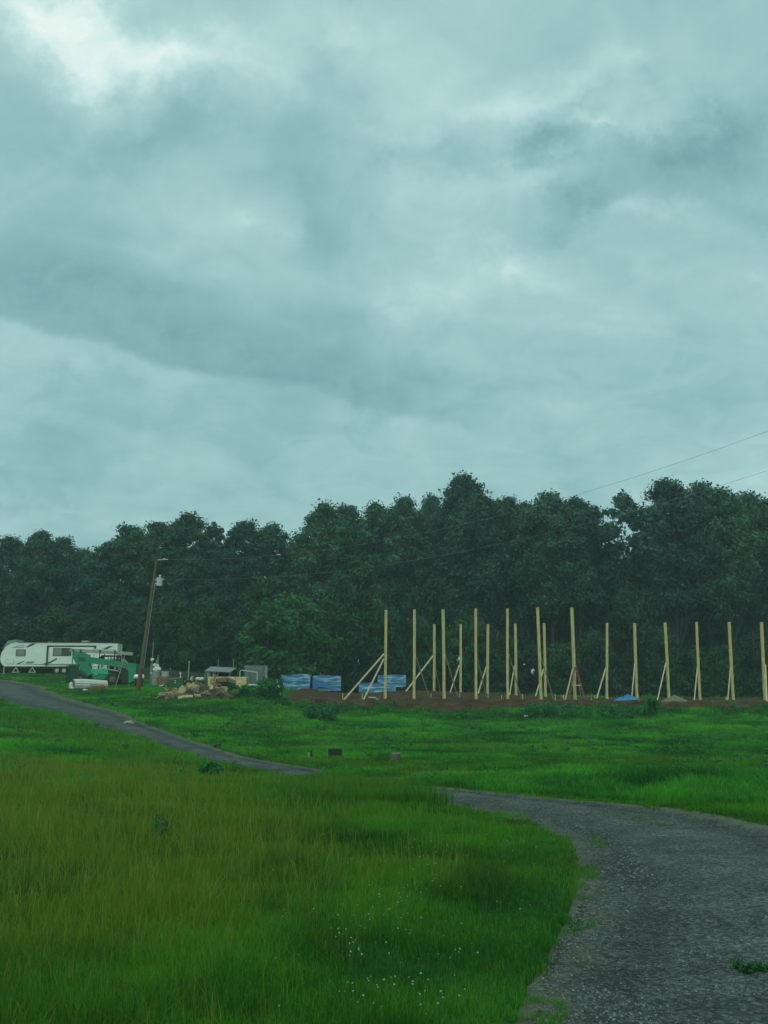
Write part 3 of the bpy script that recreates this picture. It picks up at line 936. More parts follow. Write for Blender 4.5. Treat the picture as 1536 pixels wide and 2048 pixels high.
SKY = [  # photo x of the crown, y of its top, distance, half width in pixels, kind, label
    (-40, 1090, 116, 60, 'tall', None),
    (22, 1070, 116, 48, 'tall', 'dark tree at the left edge of the photo, above the nose of the white camper'),
    (84, 1060, 114, 40, 'tall', 'pointed dark tree rising above the left end of the camper roof'),
    (122, 1072, 120, 34, 'tall', 'narrow tree just right of the pointed tree above the camper'),
    (168, 1096, 118, 44, 'tall', 'lowest crown of the skyline, in the dip above the camper windows'),
    (222, 1078, 112, 42, 'tall', 'tree above the right end of the camper, left of the utility pole'),
    (268, 1046, 112, 40, 'tall', 'round crown directly left above the top of the utility pole'),
    (322, 1040, 116, 40, 'tall', 'tree standing right behind the top of the utility pole'),
    (378, 1022, 112, 44, 'tall', 'tallest rounded crown between the utility pole and the bright bush'),
    (434, 1048, 116, 38, 'sparse', 'thin crowned tree right of the tall round crown near the utility pole'),
    (486, 1040, 112, 42, 'tall', 'ragged topped tree above the green tractor and wood pile'),
    (546, 1045, 116, 44, 'tall', 'tree above the left blue wrapped stack, before the notch in the skyline'),
    (600, 1082, 118, 30, 'tall', 'low crown in the skyline notch above the bright green bush'),
    (652, 1004, 112, 46, 'tall', 'tall tree right of the skyline notch, above the second blue stack'),
    (700, 1006, 118, 38, 'tall', 'jagged crown second to the right of the skyline notch'),
    (752, 1000, 114, 40, 'tall', 'crown above the leftmost tall timber post'),
    (808, 990, 116, 40, 'tall', 'upright crown above the second tall timber post'),
    (862, 986, 120, 34, 'tall', 'slim crown tucked against the left side of the highest tree'),
    (926, 944, 112, 78, 'tall', 'highest and broadest round tree of the whole line, above the middle posts'),
    (1000, 990, 116, 46, 'tall', 'tree at the right shoulder of the highest tree'),
    (1048, 998, 118, 42, 'tall', 'slightly lower crown above the sixth tall timber post'),
    (1094, 986, 112, 46, 'bare', 'dark crown on a bare trunk above the last two tall posts'),
    (1152, 992, 112, 48, 'bare', 'wide crown on a bare trunk left of the gap of sky'),
    (1240, 982, 115, 40, 'sparse', 'airy thin tree standing alone in the sky gap right of the tall posts'),
    (1338, 960, 110, 52, 'bare', 'tall domed tree right of the sky gap'),
    (1398, 966, 114, 44, 'bare', 'crown right of the tall domed tree, above the fourth post from the right'),
    (1440, 972, 110, 44, 'bare', 'crown with a flat top above the third post from the right'),
    (1494, 984, 114, 42, 'bare', 'tree above the second post from the right'),
    (1540, 992, 112, 46, 'tall', 'dark tree cut off by the right edge of the photo'),
    (1610, 985, 114, 60, 'tall', None), (1690, 1000, 116, 60, 'tall', None), (-130, 1085, 118, 60, 'tall', None)]
rt = random.Random(5)
for i, (px, py, D, hw, kind, lab) in enumerate(SKY):
    p = W(px, py, D); H = p.z - T1(p.x, D) + .1
    Rm = hw * D / F * (1.95 if hw < 55 else 1.25)
    nv = {'tall': 7, 'bare': 4, 'sparse': 2}[kind]
    tree('tall_tree', lab or 'tall tree just outside the frame of the tree line', 'tree', kind, i % nv, p.x, D, H, Rm, rt.random() * 6.28, 'tall trees of the tree line')
# second rank, filling in behind
BK = [(-10, 1100), (60, 1110), (140, 1120), (200, 1110), (300, 1075), (350, 1070), (410, 1075), (520, 1070), (575, 1100), (625, 1080), (680, 1040), (730, 1035), (785, 1030), (840, 1030), (900, 990),
      (960, 1000), (1020, 1030), (1070, 1030), (1125, 1030), (1175, 1050), (1215, 1085), (1265, 1095), (1310, 1030), (1365, 1010), (1420, 1010), (1530, 1030), (1482, 1228), (1110, 1120), (1160, 1130), (1290, 1110), (1345, 1120), (1400, 1130), (1450, 1120), (1520, 1120)]
BKL = ['at the very left edge of the photo', 'left of the pointed tree above the camper', 'right of the narrow tree above the camper', 'right of the lowest skyline crown',
       'left of the utility pole top', 'right of the utility pole top', 'right of the tall round crown near the pole', 'between the ragged tree and the skyline notch', 'at the left side of the skyline notch', 'at the right side of the skyline notch',
       'between the two trees right of the notch', 'left of the crown over the leftmost tall post', 'over the first and second tall posts', 'left of the slim crown by the highest tree', 'at the left shoulder of the highest tree',
       'at the right shoulder of the highest tree', 'over the fifth tall post', 'over the sixth tall post', 'over the rightmost tall post', 'at the left side of the airy thin tree', 'low behind the airy thin tree', 'low right of the airy thin tree',
       'left of the tall domed tree', 'right of the tall domed tree', 'left of the flat topped crown', 'at the right edge of the photo', 'low under the bright sky hole at right', 'low behind the sixth tall post', 'low behind the rightmost tall post', 'low behind the shorter post at the blue tarp', 'low under the tall domed tree', 'low under the crown over the loose plank', 'low under the flat topped crown', 'low at the right edge of the photo']
for i, (px, py) in enumerate(BK):
    D = 127 + rt.uniform(-2, 3); p = W(px, py, D); H = p.z - T1(p.x, D)
    tree('tall_tree', 'rear tree in the gap ' + BKL[i], 'tree', 'tall', (i * 3 + 1) % 7, p.x, D, H, 50 * D / F * 1.3, rt.random() * 6.28, 'second rank trees of the tree line')

BR = [  # understorey: x, top y, distance, half width px, kind, label
    (40, 1245, 106, 70, 'brush', 'bushy green tree behind the nose of the camper'),
    (-60, 1230, 108, 70, 'brush', None),
    (120, 1215, 108, 60, 'brush', 'leafy small tree behind the middle of the camper roof'),
    (190, 1235, 106, 50, 'brush', 'dark bush behind the right end of the camper'),
    (245, 1200, 108, 50, 'brush', 'dark small tree just left of the utility pole'),
    (305, 1210, 106, 48, 'brush', 'dark small tree right behind the lower utility pole'),
    (355, 1190, 106, 50, 'brush', 'dark leafy tree right of the utility pole, above the meter post'),
    (415, 1200, 104, 50, 'brush', 'dark bush above the grey lean-to roof'),
    (470, 1235, 103, 46, 'brush', 'mid green bush above the pale pipe frame'),
    (525, 1160, 106, 62, 'brush', 'rounded olive green tree up behind the bright green bush'),
    (578, 1192, 100, 92, 'bright', 'brightest green broad bush, above the two blue wrapped stacks'),
    (660, 1215, 103, 50, 'brush', 'green bush right of the brightest bush'),
    (715, 1180, 104, 58, 'brush', 'leafy green small tree left of the leftmost tall post'),
    (778, 1215, 103, 50, 'brush', 'shrub behind the leftmost tall timber post'),
    (835, 1235, 103, 46, 'brush', 'shrub behind the second tall timber post'),
    (872, 1158, 106, 44, 'brush', 'column of green climbing leaves between the second and third tall posts'),
    (935, 1225, 104, 48, 'brush', 'dark shrub behind the third and fourth tall posts'),
    (1000, 1270, 104, 45, 'brush', 'low dark shrub behind the fourth and fifth tall posts'),
    (1060, 1290, 105, 42, 'brush', 'low shrub left of the sixth tall post'),
    (1120, 1285, 104, 44, 'brush', 'low shrub between the sixth tall post and the red ladder'),
    (1185, 1262, 104, 44, 'brush', 'shrub just right of the red ladder'),
    (1262, 1168, 106, 58, 'brush', 'mid height bushy tree in the dark trunks right of the last tall post'),
    (1325, 1255, 104, 46, 'brush', 'shrub behind the third short post from the last tall post'),
    (1390, 1295, 105, 40, 'brush', 'low dark shrub behind the fourth post from the right'),
    (1445, 1290, 105, 42, 'brush', 'low dark shrub behind the third post from the right'),
    (1505, 1270, 104, 44, 'brush', 'shrub between the last two posts at the right edge'),
    (1570, 1240, 105, 55, 'brush', None), (1650, 1230, 108, 60, 'brush', None)]
for i, (px, py, D, hw, kind, lab) in enumerate(BR):
    p = W(px, py, D); H = p.z - T1(p.x, D) + .1
    tree('understorey_bush', lab or 'bush at the foot of the tree line just outside the frame', 'bush', kind, i % (5 if kind == 'brush' else 1), p.x, D, H, hw * D / F * 1.25, rt.random() * 6.28, 'bushes at the foot of the tree line')


# the ragged undergrowth along the foot of the wood
def undergrowth():
    rng = random.Random(77); lobes = []
    for i in range(560):
        x = rng.uniform(-62, 66); y = rng.uniform(103, 125)
        if x < -24:
            y = rng.uniform(107, 127)
        z = T1(x, y); s = rng.uniform(.7, 1.5)
        hi = 5.5 if (i > 420 and not 36 < x < 44) else 1.9
        if i > 420:
            y = rng.uniform(118, 130)
        lobes.append((x, y, z + rng.uniform(.1, hi), s))
    V, Fc, t = leaf_cloud(55, lobes, 330, .20)
    o = raw('undergrowth', V, Fc, FOL2, nper=4, attrs={'tint': ('FACE', t)})
    tag(o, 'dark tangled undergrowth along the foot of the trees', 'undergrowth', kind='stuff')


undergrowth()


# single bushes and weeds out in the field
def weed(name, px, py, D, wpx, hpx, label, m, cat='bush', n=16, leaf=.04, stems=True, per=120):
    p = W(px, py, D); gz = T1(p.x, D); w = wpx * D / F / 2; h = hpx * D / F
    rng = random.Random(int(px)); lobes = []
    for i in range(n):
        t = (i + .5) / n; a = rng.random() * 6.28; rr = w * math.sqrt(rng.random()) * .75
        lobes.append((rr * math.cos(a), rr * math.sin(a), h * (.15 + .72 * t), max(w, h) * rng.uniform(.16, .28)))
    V, Fc, t = leaf_cloud(int(px) + 5, lobes, per, leaf, flat=.9)
    e = thing(name, label, cat, (p.x, D, gz))
    raw('leaves', V, Fc, m, e, nper=4, attrs={'tint': ('FACE', t)})
    if stems:
        mb = MB()
        for l in lobes[::2]:
            mb.cyl((l[0] * .2, l[1] * .2, -.05), l[:3], w * .03 + .004, .003, n=5, cap=False)
        mb.build('stems', mat('weed_stem', (.05, .09, .03)), e)
    return e


WEED = leaf_mat('weed_foliage', (.008, .075, .028), (.04, .26, .06), trans=.3, rnd=.12)
p = hit(318, 1690, 5, 30)
weed('dark_weed', 318, 1690, p.y, 42, 52, 'dark leafy weed standing alone in the straw coloured meadow', WEED, 'weed', 14, .016, per=70)
weed('dark_shrub', 420, 1545, 26, 46, 34, 'small dark shrub on the brow beside the far gravel drive', WEED, 'bush', 16, .05)
weed('leafy_shrub', 538, 1424, 67.3, 62, 46, 'leafy green shrub at the left corner of the dirt pad', WEED, 'bush', 26, .09, per=90)
weed('leafy_shrub', 492, 1408, 68.2, 90, 24, 'low wide weedy shrub between the wood pile and the dirt pad corner', WEED, 'bush', 30, .08, per=70)
weed('weed_clump', 1300, 1428, 64, 34, 40, 'tall thin weed in front of the dirt pad right of the blue tarp', WEED, 'weed', 12, .08)
weed('weed_clump', 1090, 1428, 64.5, 130, 26, 'wide low weed clump before the dirt pad under the tall posts', WEED, 'weed', 36, .07, per=60)
weed('weed_clump', 640, 1446, 58, 90, 24, 'dark weed clump on the bank below the left end of the dirt pad', WEED, 'weed', 30, .07, per=60)
weed('weed_clump', 1235, 1432, 63, 90, 24, 'low weed clump at the dirt edge below the blue tarp', WEED, 'weed', 28, .07, per=60)
p = hit(1500, 1945, 5, 30)
weed('weed_tuft', 1505, 1945, p.y, 90, 9, 'flat grass tuft growing in the gravel drive at the right', FOL2, 'weed', 16, .014, per=60)


# broad leaved weeds scattered through the slope and thick along the edge of the pad
def slope_weeds():
    rng = random.Random(31); lobes = []
    while len(lobes) < 1500:
        x = rng.uniform(-20, 40); y = rng.uniform(22, 72)
        if abs(x) > y * .55:
            continue
        e_ = float(pad_in(x, y)); near = -3.2 < e_ < .2 + .8 * rng.random()
        if not near and (rng.random() > .12 or e_ > 0):
            continue
        if road_d([x], [y])[0] < 1.25 or (x < -9 and y > 66):
            continue
        if near and float(vnoise(x / 1.8, y / 1.8, 61)) < .40:
            continue
        if float(vnoise(x / 3.5, y / 5, 62)) < .42:
            continue
        s_ = rng.uniform(.08, .20) * (1.5 if near else 1)
        z = T1(x, y)
        if e_ > 0:
            z = max(z, float(PADZ(x, y)) - .2)
        lobes.append((x, y, z + s_ * .45, s_))
        if near and rng.random() < .4:
            lobes.append((x + rng.uniform(-.1, .1), y, z + s_ * 1.7, s_ * .7))
    V, Fc, t = leaf_cloud(66, lobes, 34, .055, flat=.8)
    o = raw('slope_weeds', V, Fc, WEED, nper=4, attrs={'tint': ('FACE', t)})
    tag(o, 'low leafy weeds scattered over the slope and the edge of the dirt pad', 'weeds', kind='stuff')


slope_weeds()

# ================================================================== TIMBER POSTS
POSTW = mat('treated_post', (.58, .53, .25), .8, scale=2.2, stretch=(5, 5, .7), c2=(.30, .26, .11), bump=.2)
BRACE = mat('pale_brace_board', (.66, .62, .40), .8, scale=3, c2=(.50, .47, .30))
GREYW = mat('weathered_board', (.22, .24, .19), .85, scale=3)
STAKE = mat('stake_wood', (.58, .47, .20), .8, scale=5)
ENDW = mat('post_end', (.62, .68, .62), .8)


def groundz(x, y):
    return float(PADZ(x, y)) + .02 if float(pad_in(x, y)) > .4 else T1(x, y)


def post(label, tx, ty, bx, D, wd, group, braces, seed):
    """one squared post with its leaning boards and their stakes, built from where its top and foot stand"""
    top = W(tx, ty, D); b = W(bx, 1400, D)
    gz = groundz(b.x, D)
    e = thing('timber_post', label, 'post', (b.x, D, gz), 0, group)
    o = Vector((b.x, D, gz)); rng = random.Random(seed)
    mb = MB(); t = top - o
    n = 4; q = Vector((0, 0, -.5)); ax = R(rng.uniform(-14, 14))
    bow = rng.uniform(-.02, .02)
    prev = q
    for i in range(1, n + 1):
        k = i / n
        nx = Vector((t.x * k + bow * math.sin(k * 3.14), 0, t.z * k))
        d = (nx - prev)
        M = Matrix.Rotation(ax, 3, 'Z')
        lean = Vector((0, 0, 1)).rotation_difference(d.normalized()).to_matrix()
        mb.box((prev + nx) / 2, (wd, wd, d.length + .004 * (n - i)), lean @ M)
        prev = nx
    mb.build('shaft', POSTW, e)
    c = MB(); c.box(prev + Vector((0, 0, .012)), (wd * .96, wd * .96, .03), Matrix.Rotation(ax, 3, 'Z')); c.build('post_end', ENDW, e)
    for (x0, y0, x1, dd, w, pale, stake) in braces:
        a = W(x0, y0, D) - o
        sgn = -1 if x1 < x0 else 1
        a = Vector((t.x * a.z / t.z + sgn * (wd / 2 + .03), (wd / 2 + .03) * (1 if dd > 0 else -1), a.z))
        f = W(x1, 1400, D + dd); fz = groundz(f.x, D + dd)
        f = Vector((f.x, D + dd, fz + .02)) - o
        m2 = MB(); m2.beam(a, f, w * .45, w); m2.build('brace', BRACE if pale else GREYW, e)
        if stake:
            st = MB(); sp = f + Vector((.10 * (stake if abs(stake) > .01 else 0), 0, 0)); st.beam(sp + Vector((0, 0, -.15)), sp + Vector((0, 0, .5)), .07, .07); st.build('stake', STAKE, e)
    return e


FR = [
    ('leftmost tall timber post, held by two long braces splayed to the left', 772, 1221, 770, 80, [(770, 1308, 688, -1.6, .12, 1, -1), (768, 1318, 727, -2.2, .12, 1, -1)]),
    ('second tall timber post from the left, grey brace sloping down to the right', 829, 1220, 828, 79, [(831, 1312, 860, 1.5, .09, 0, 1)]),
    ('third tall timber post from the left, grey brace on its right side', 886, 1220, 888, 78.5, [(890, 1308, 917, 1.5, .09, 0, 1)]),
    ('fourth tall timber post from the left, short grey brace on its right', 951.5, 1218, 952, 78, [(954, 1316, 974, 1.5, .09, 0, 1)]),
    ('fifth tall timber post from the left, grey brace ending at a stake', 1015, 1218, 1015.5, 77, [(1018, 1308, 1043, 1.3, .09, 0, 1)]),
    ('sixth tall timber post from the left, top leaning a little to the left', 1075, 1216, 1082, 76, [(1081, 1312, 1108, 1.3, .09, 0, 1)]),
    ('rightmost tall timber post, bowed and stained, beside the red stepladder', 1143.5, 1216, 1150, 75, [(1146, 1340, 1130, -1.0, .11, 1, -1), (1150, 1322, 1163, 1.0, .09, 0, 0)])]
for i, (lab, tx, ty, bx, D, br) in enumerate(FR):
    post(lab, tx, ty, bx, D, .205, 'tall timber posts in a row on the dirt pad', br, i)
RR = [
    ('leftmost short timber post, long pale brace sloping far down to the left', 868.5, 1249, 868, 90, [(866, 1312, 800, -1.5, .13, 1, 0), (872, 1337, 884, 1.3, .08, 0, 0)]),
    ('short timber post between the third and fourth tall posts', 921.5, 1249, 921, 89.5, [(919, 1330, 896, -1.2, .12, 1, 0)]),
    ('short timber post between the fourth and fifth tall posts', 976, 1249, 975, 89, [(973, 1333, 953, -1.2, .12, 1, 0)]),
    ('short timber post just right of the fifth tall post', 1030.5, 1248, 1032, 88.3, [(1030, 1332, 1018, -1.2, .12, 1, 0)]),
    ('short timber post just right of the leaning sixth tall post', 1088, 1247, 1091, 87.5, [(1087, 1338, 1069, -1.2, .12, 1, 0)]),
    ('first short timber post right of the red stepladder, pale brace on its left', 1214, 1247, 1213, 85, [(1211, 1337, 1192, -1.2, .12, 1, -1)]),
    ('short timber post rising behind the blue tarp heap', 1269, 1247, 1274, 84, [(1270, 1328, 1263, -1.2, .12, 1, 0)]),
    ('short timber post at the left end of the grey gravel heap, long pale brace', 1330, 1246, 1338, 83, [(1332, 1326, 1314, -3.5, .12, 1, 0)]),
    ('fourth short timber post from the right edge counting the cut one as first, over the loose planks', 1393, 1245, 1400, 82, [(1396, 1334, 1388, -1.2, .12, 1, 0)]),
    ('last short timber post but one at the right edge', 1458, 1245, 1466.5, 81, [(1461, 1335, 1455, -1.2, .12, 1, -1)]),
    ('short timber post at the very right edge of the photo, brace on its right', 1523, 1245, 1530, 79.5, [(1528, 1330, 1534, -3.0, .14, 1, 0)])]
RR[8] = ('short timber post standing over the loose plank, third from the right edge',) + RR[8][1:]
for i, (lab, tx, ty, bx, D, br) in enumerate(RR):
    post(lab, tx, ty, bx, D, .20, 'short timber posts in the back row on the dirt pad', br, 20 + i)

# small survey stakes standing in the dirt
for i, (px, D, h) in enumerate([(982, 84, .35), (1003, 72, .4), (1044, 84, .5), (1217, 84, .35), (938, 84, .35), (1125, 83, .4), (701, 84, .3), (697, 85, .3), (1222, 84, .3), (1183, 80, .3)]):
    p = W(px, 1400, D); gz = groundz(p.x, D)
    mb = MB(); mb.beam((0, 0, -.2), (0, 0, h), .06, .05); mb.box((0, 0, h + .01), (.066, .056, .02))
    o = mb.build('survey_stake', STAKE if i % 2 else GREYW); o.location = (p.x, D, gz); o.rotation_euler = (0, R(rt.uniform(-5, 5)), 0)
    tag(o, ['grey stake just right of the short post between the fourth and fifth tall posts', 'pale stake between the foot of the fourth and fifth tall posts', 'tallest grey stake, right of the brace of the fifth tall post',
            'pale stake right beside the first short post after the red ladder', 'grey stake between the third and fourth tall posts', 'pale stake right of the sixth tall post', 'right one of two close grey stakes at the far left of the pad',
            'left one of two close pale stakes at the far left of the pad', 'grey stake a little right of the first short post after the red ladder', 'pale stake between the red ladder and the next short post'][i], 'stake', 'survey stakes on the dirt pad')

# red stepladder at the last tall post
RED = mat('red_ladder_paint', (.28, .035, .04), .5, var=.1); BRN = mat('brown_ladder_leg', (.22, .13, .08), .7); ALU = mat('aluminium', (.55, .58, .56), .4, metal=.3)
D = 74.2; p = W(1154, 1400, D); gz = groundz(p.x, D); sF = D / F
e = thing('stepladder', 'red stepladder standing open against the rightmost tall post', 'ladder', (p.x, D, gz))
H_ = 2.6
mb = MB(); mb.beam((-.02, -.15, H_), (.62, -.3, 0), .07, .09); mb.beam((-.02, .15, H_), (.62, .3, 0), .07, .09)
mb.build('front_rail', RED, e)
mb = MB()
for k in range(1, 8):
    t = k / 8; mb.beam((.62 - .64 * t, -.3 + .15 * t, H_ * t), (.62 - .64 * t, .3 - .15 * t, H_ * t), .09, .03)
mb.build('step', ALU, e)
mb = MB(); mb.beam((-.04, -.15, H_), (-.70, -.3, 0), .045, .05); mb.beam((-.04, .15, H_), (-.70, .3, 0), .045, .05); mb.build('rear_leg', BRN, e)
mb = MB(); mb.box((-.03, 0, H_ + .02), (.22, .36, .05), bev=.01); mb.build('top_cap', RED, e)
mb = MB(); mb.beam((-.38, -.27, 1.25), (.32, -.27, 1.22), .03, .06); mb.build('spreader', ALU, e)

# ================================================================== UTILITY POLE
UP = mat('weathered_pole_wood', (.13, .105, .065), .9, scale=4, stretch=(3, 3, .3), c2=(.06, .05, .033), bump=.3)
UPR = mat('reddish_pole_wood', (.14, .065, .042), .9, scale=4, stretch=(3, 3, .3), c2=(.10, .04, .03))
GALV = mat('galvanised_steel', (.50, .55, .55), .45, metal=.25, var=.08)
PORC = mat('porcelain', (.62, .66, .64), .3, var=.05)
D = 73.5
b = W(276, 1383, D); tp = W(313.5, 1117, D); gz = T1(b.x, D)
e = thing('utility_pole', 'leaning brown wooden utility pole with a grey transformer near its top', 'utility pole', (b.x, D, gz))
o = Vector((b.x, D, gz)); t = tp - o


def PL(px, py, dy=0):
    q = W(px, py, D + dy) - o
    return q


mb = MB(); mb.cyl(t * (-.06), t * .17, .175, .16, n=14); mb.build('pole_foot', UPR, e, smooth=False)
mb = MB(); mb.cyl(t * .168, t, .15, .10, n=14); mb.build('pole_shaft', UP, e)
c = PL(319, 1163, -.25)
mb = MB(); mb.cyl(c + Vector((0, 0, -.30)), c + Vector((0, 0, .25)), .22, n=16); mb.cyl(c + Vector((0, 0, .25)), c + Vector((0, 0, .30)), .24, n=16); mb.cyl(c + Vector((0, 0, -.34)), c + Vector((0, 0, -.30)), .235, n=16)
mb.box(c + Vector((0, -.23, .05)), (.16, .05, .25)); mb.beam(c + Vector((-.36, .1, .15)), c + Vector((-.1, 0, .15)), .08, .10); mb.beam(c + Vector((-.36, .1, -.15)), c + Vector((-.1, 0, -.15)), .08, .10)
mb.build('transformer', GALV, e)
mb = MB(); mb.cyl(c + Vector((.02, 0, .30)), c + Vector((.02, 0, .42)), .05, .035, n=8); mb.ell(c + Vector((.02, 0, .46)), (.09, .09, .07)); mb.build('bushing', PORC, e)
mb = MB(); mb.cyl(c + Vector((.22, 0, .12)), c + Vector((.34, 0, .18)), .035, n=8); mb.build('lightning_arrester', PORC, e)
q = PL(316, 1119.5); r_ = PL(328, 1119)
mb = MB(); mb.beam(t + Vector((-.05, -.02, -.12)), r_, .05, .06); mb.build('bracket', GALV, e)
mb = MB(); mb.cyl(r_ + Vector((0, 0, .03)), r_ + Vector((0, 0, .10)), .05, .03, n=8); mb.cyl(r_, r_ + Vector((.30, -.02, .0)), .03, n=8); mb.build('insulator', PORC, e)
mb = MB(); mb.cyl(t * .17 + Vector((.19, -.05, 0)), t * .80 + Vector((.14, -.05, 0)), .012, n=5); mb.build('ground_wire', GALV, e)

# wires, each a parabola through points read along it
WIRE = mat('dark_wire', (.17, .20, .20), .6, var=.05)


def wire(name, label, pix, pole_pt, X1, Y1, ext):
    P0 = Vector(pole_pt); s_, z_ = [0.0], [P0.z]
    for px, py in pix:
        d = ray(px, py); d = d / d[1]
        # plan line P0->(X1,Y1) meets the plan line of the ray
        A = np.array([[X1 - P0.x, -d[0]], [Y1 - P0.y, -1.0]]); t_, Dy = np.linalg.solve(A, np.array([-P0.x, -P0.y]))
        s_.append(t_); z_.append(CAMZ + d[2] * Dy)
    w = np.ones(len(s_)); w[0] = 20
    c = np.polyfit(s_, z_, 2, w=w)
    mb = MB(); pts_ = []
    for k in range(41):
        t_ = ext * k / 40
        pts_.append((P0.x + (X1 - P0.x) * t_, P0.y + (Y1 - P0.y) * t_, float(np.polyval(c, t_))))
    mb.tube(pts_, .008, 5)
    o = mb.build(name, WIRE); tag(o, label, 'power line', 'wires running from the utility pole')
    return c


s0 = o
w0 = s0 + r_ + Vector((.28, 0, 0)); w1 = s0 + c + Vector((.3, 0, .2))
wire('power_line', 'upper power line from the top of the pole, rising across the sky at right', [(500, 1121), (656, 1103), (867, 1060), (961, 1037), (1126, 993), (1320, 935), (1536, 868)], w0, 26, 45, 1.35)
wire('power_line', 'lower power line starting at the transformer, mostly in front of the trees', [(500, 1160), (650, 1149), (850, 1117), (1000, 1085), (1100, 1062), (1290, 1012), (1460, 968), (1536, 944)], w1, 26, 45.6, 1.35)

# ================================================================== CAMPER
WHITE = mat('camper_white', (.70, .80, .74), .45, var=.05, scale=1.5)
DARKT = mat('dark_decal', (.03, .035, .035), .5, var=.1); GREYT = mat('grey_decal', (.25, .28, .28), .5, var=.1)
TEAL = mat('camper_front_cap', (.16, .30, .31), .4, var=.1); GLASS = mat('tinted_window', (.05, .06, .06), .12, var=.2, scale=1)
CURT = mat('window_blind', (.22, .25, .23), .6); RUB = mat('tyre_rubber', (.02, .022, .022), .85); RIMM = mat('rim_grey', (.42, .44, .42), .5)
UNDER = mat('underbody_and_shade', (.018, .022, .02), .8); STEEL = mat('dark_steel', (.06, .065, .06), .6)
Dc = 98.0; s = Dc / F
g0 = W(-5, 1348, Dc); zc = min(T1(g0.x, Dc), T1(g0.x + 11, Dc + .6)) + .02
zc = W(0, 1348, Dc).z
e = thing('travel_trailer', 'long white travel trailer with dark swoosh decals parked before the trees', 'camper', (g0.x, Dc, zc), R(4))


def cz(py):
    return (1348 - py) * s


def cx(px):
    return (px + 2) * s


side = [(cx(7), cz(1331)), (cx(3), cz(1326)), (cx(0.5), cz(1317)), (cx(3), cz(1305)), (cx(10), cz(1294.5)), (cx(19), cz(1288)), (cx(30), cz(1285.5)), (cx(228), cz(1287.5)), (cx(228.5), cz(1333)), (cx(10), cz(1333))]
mb = MB(); mb.prism(side, 0, 2.5); mb.build('body', WHITE, e)
mb = MB(); mb.prism([(cx(4), cz(1299)), (cx(13), cz(1283)), (cx(31), cz(1280.5)), (cx(27), cz(1285.4)), (cx(16), cz(1289)), (cx(9), cz(1295))], -.03, 2.53); mb.build('front_cap', TEAL, e)
mb = MB(); mb.box((cx(130), 1.25, cz(1286.2)), (cx(228) - cx(32), 2.58, .05)); mb.build('roof', mat('roof_edge', (.12, .15, .15), .5), e)
mb = MB(); mb.box((cx(160), 1.1, cz(1283.6)), (.7, .7, .22), bev=.05); mb.box((cx(90), 1.2, cz(1284.6)), (.4, .4, .14), bev=.03); mb.build('roof_vent', GREYT, e)
# slide-out room with its dark surround
mb = MB(); mb.box((cx(91.8), -.035, (cz(1292) + cz(1331)) / 2), (.16, .07, cz(1292) - cz(1331))); mb.box((cx(139), -.035, cz(1293)), ((185 - 90.3) * s, .07, .13)); mb.box((cx(184.5), -.035, cz(1295.6)), (.12, .07, .26))
mb.build('slide_out_trim', DARKT, e)
mb = MB(); mb.box((cx(139), -.06, (cz(1296.0) + cz(1329)) / 2), ((182 - 97) * s, .12, cz(1296) - cz(1329)), bev=.04); mb.build('slide_out', WHITE, e)


def win(x0, x1, y0, y1, d, panes):
    wf = MB(); wf.box((cx((x0 + x1) / 2), d, cz((y0 + y1) / 2)), ((x1 - x0) * s, .04, (y1 - y0) * s), bev=.03)
    f_ = wf.build('window', DARKT, e)
    for (a, b2, mt) in panes:
        pm = MB(); pm.box((cx((a + b2) / 2), d - .024, cz((y0 + y1) / 2)), ((b2 - a) * s, .02, (y1 - y0 - 2) * s)); pm.build('pane', mt, f_)


win(30.5, 49.5, 1299.8, 1313.2, -.02, [(32, 48, CURT)])
win(103, 139, 1296.5, 1312.5, -.14, [(104.5, 119.5, CURT), (121, 137.8, GLASS)])
mb = MB(); mb.box((cx(20), -.012, cz(1324)), (15.5 * s, .024, 9.5 * s)); hh = mb.build('storage_hatch', mat('hatch_line', (.42, .46, .44), .5), e)
mb = MB(); mb.box((cx(20), -.026, cz(1324)), (14 * s, .02, 8 * s)); mb.build('hatch_panel', WHITE, hh)


def deco(poly, mt, d=-.012):
    mb = MB(); mb.prism([(cx(a), cz(b_)) for a, b_ in poly], d, .0); mb.build('decal', mt, e)


deco([(48, 1295.5), (60, 1288), (69, 1288), (54, 1295.5)], DARKT)
deco([(22, 1296.5), (34, 1292), (48, 1292), (46, 1293.2), (35, 1293.2), (30, 1295), (46, 1295), (45, 1296.5)], GREYT, -.014)
deco([(31, 1329), (45, 1323), (49, 1323), (38, 1328.7), (88, 1328.3), (88, 1329.6)], DARKT)
deco([(49, 1327.3), (54, 1323.3), (69, 1323.3), (64, 1327.3)], GREYT, -.014)
mb = MB(); mb.prism([(cx(84), cz(1328.5)), (cx(98), cz(1324)), (cx(111), cz(1316.5)), (cx(112), cz(1318.5)), (cx(99), cz(1326.5)), (cx(90), cz(1329.6))], -.15, -.122); mb.build('decal', DARKT, e)
deco([(198, 1298.5), (212, 1292.6), (220, 1292.6), (208, 1298.5)], DARKT)
deco([(186, 1299.5), (226, 1299.5), (226, 1300.3), (186, 1300.3)], GREYT)
mb = MB(); mb.box((cx(118), 1.25, cz(1335.5)), ((226 - 12) * s, 2.3, .26)); mb.build('chassis', UNDER, e)
for xx in (112, 126):
    w_ = MB(); w_.cyl((cx(xx), .02, cz(1341)), (cx(xx), .26, cz(1341)), .36, n=18); wh = w_.build('wheel', RUB, e)
    w_ = MB(); w_.cyl((cx(xx), -.005, cz(1341)), (cx(xx), .02, cz(1341)), .2, n=14); w_.build('rim', RIMM, wh)
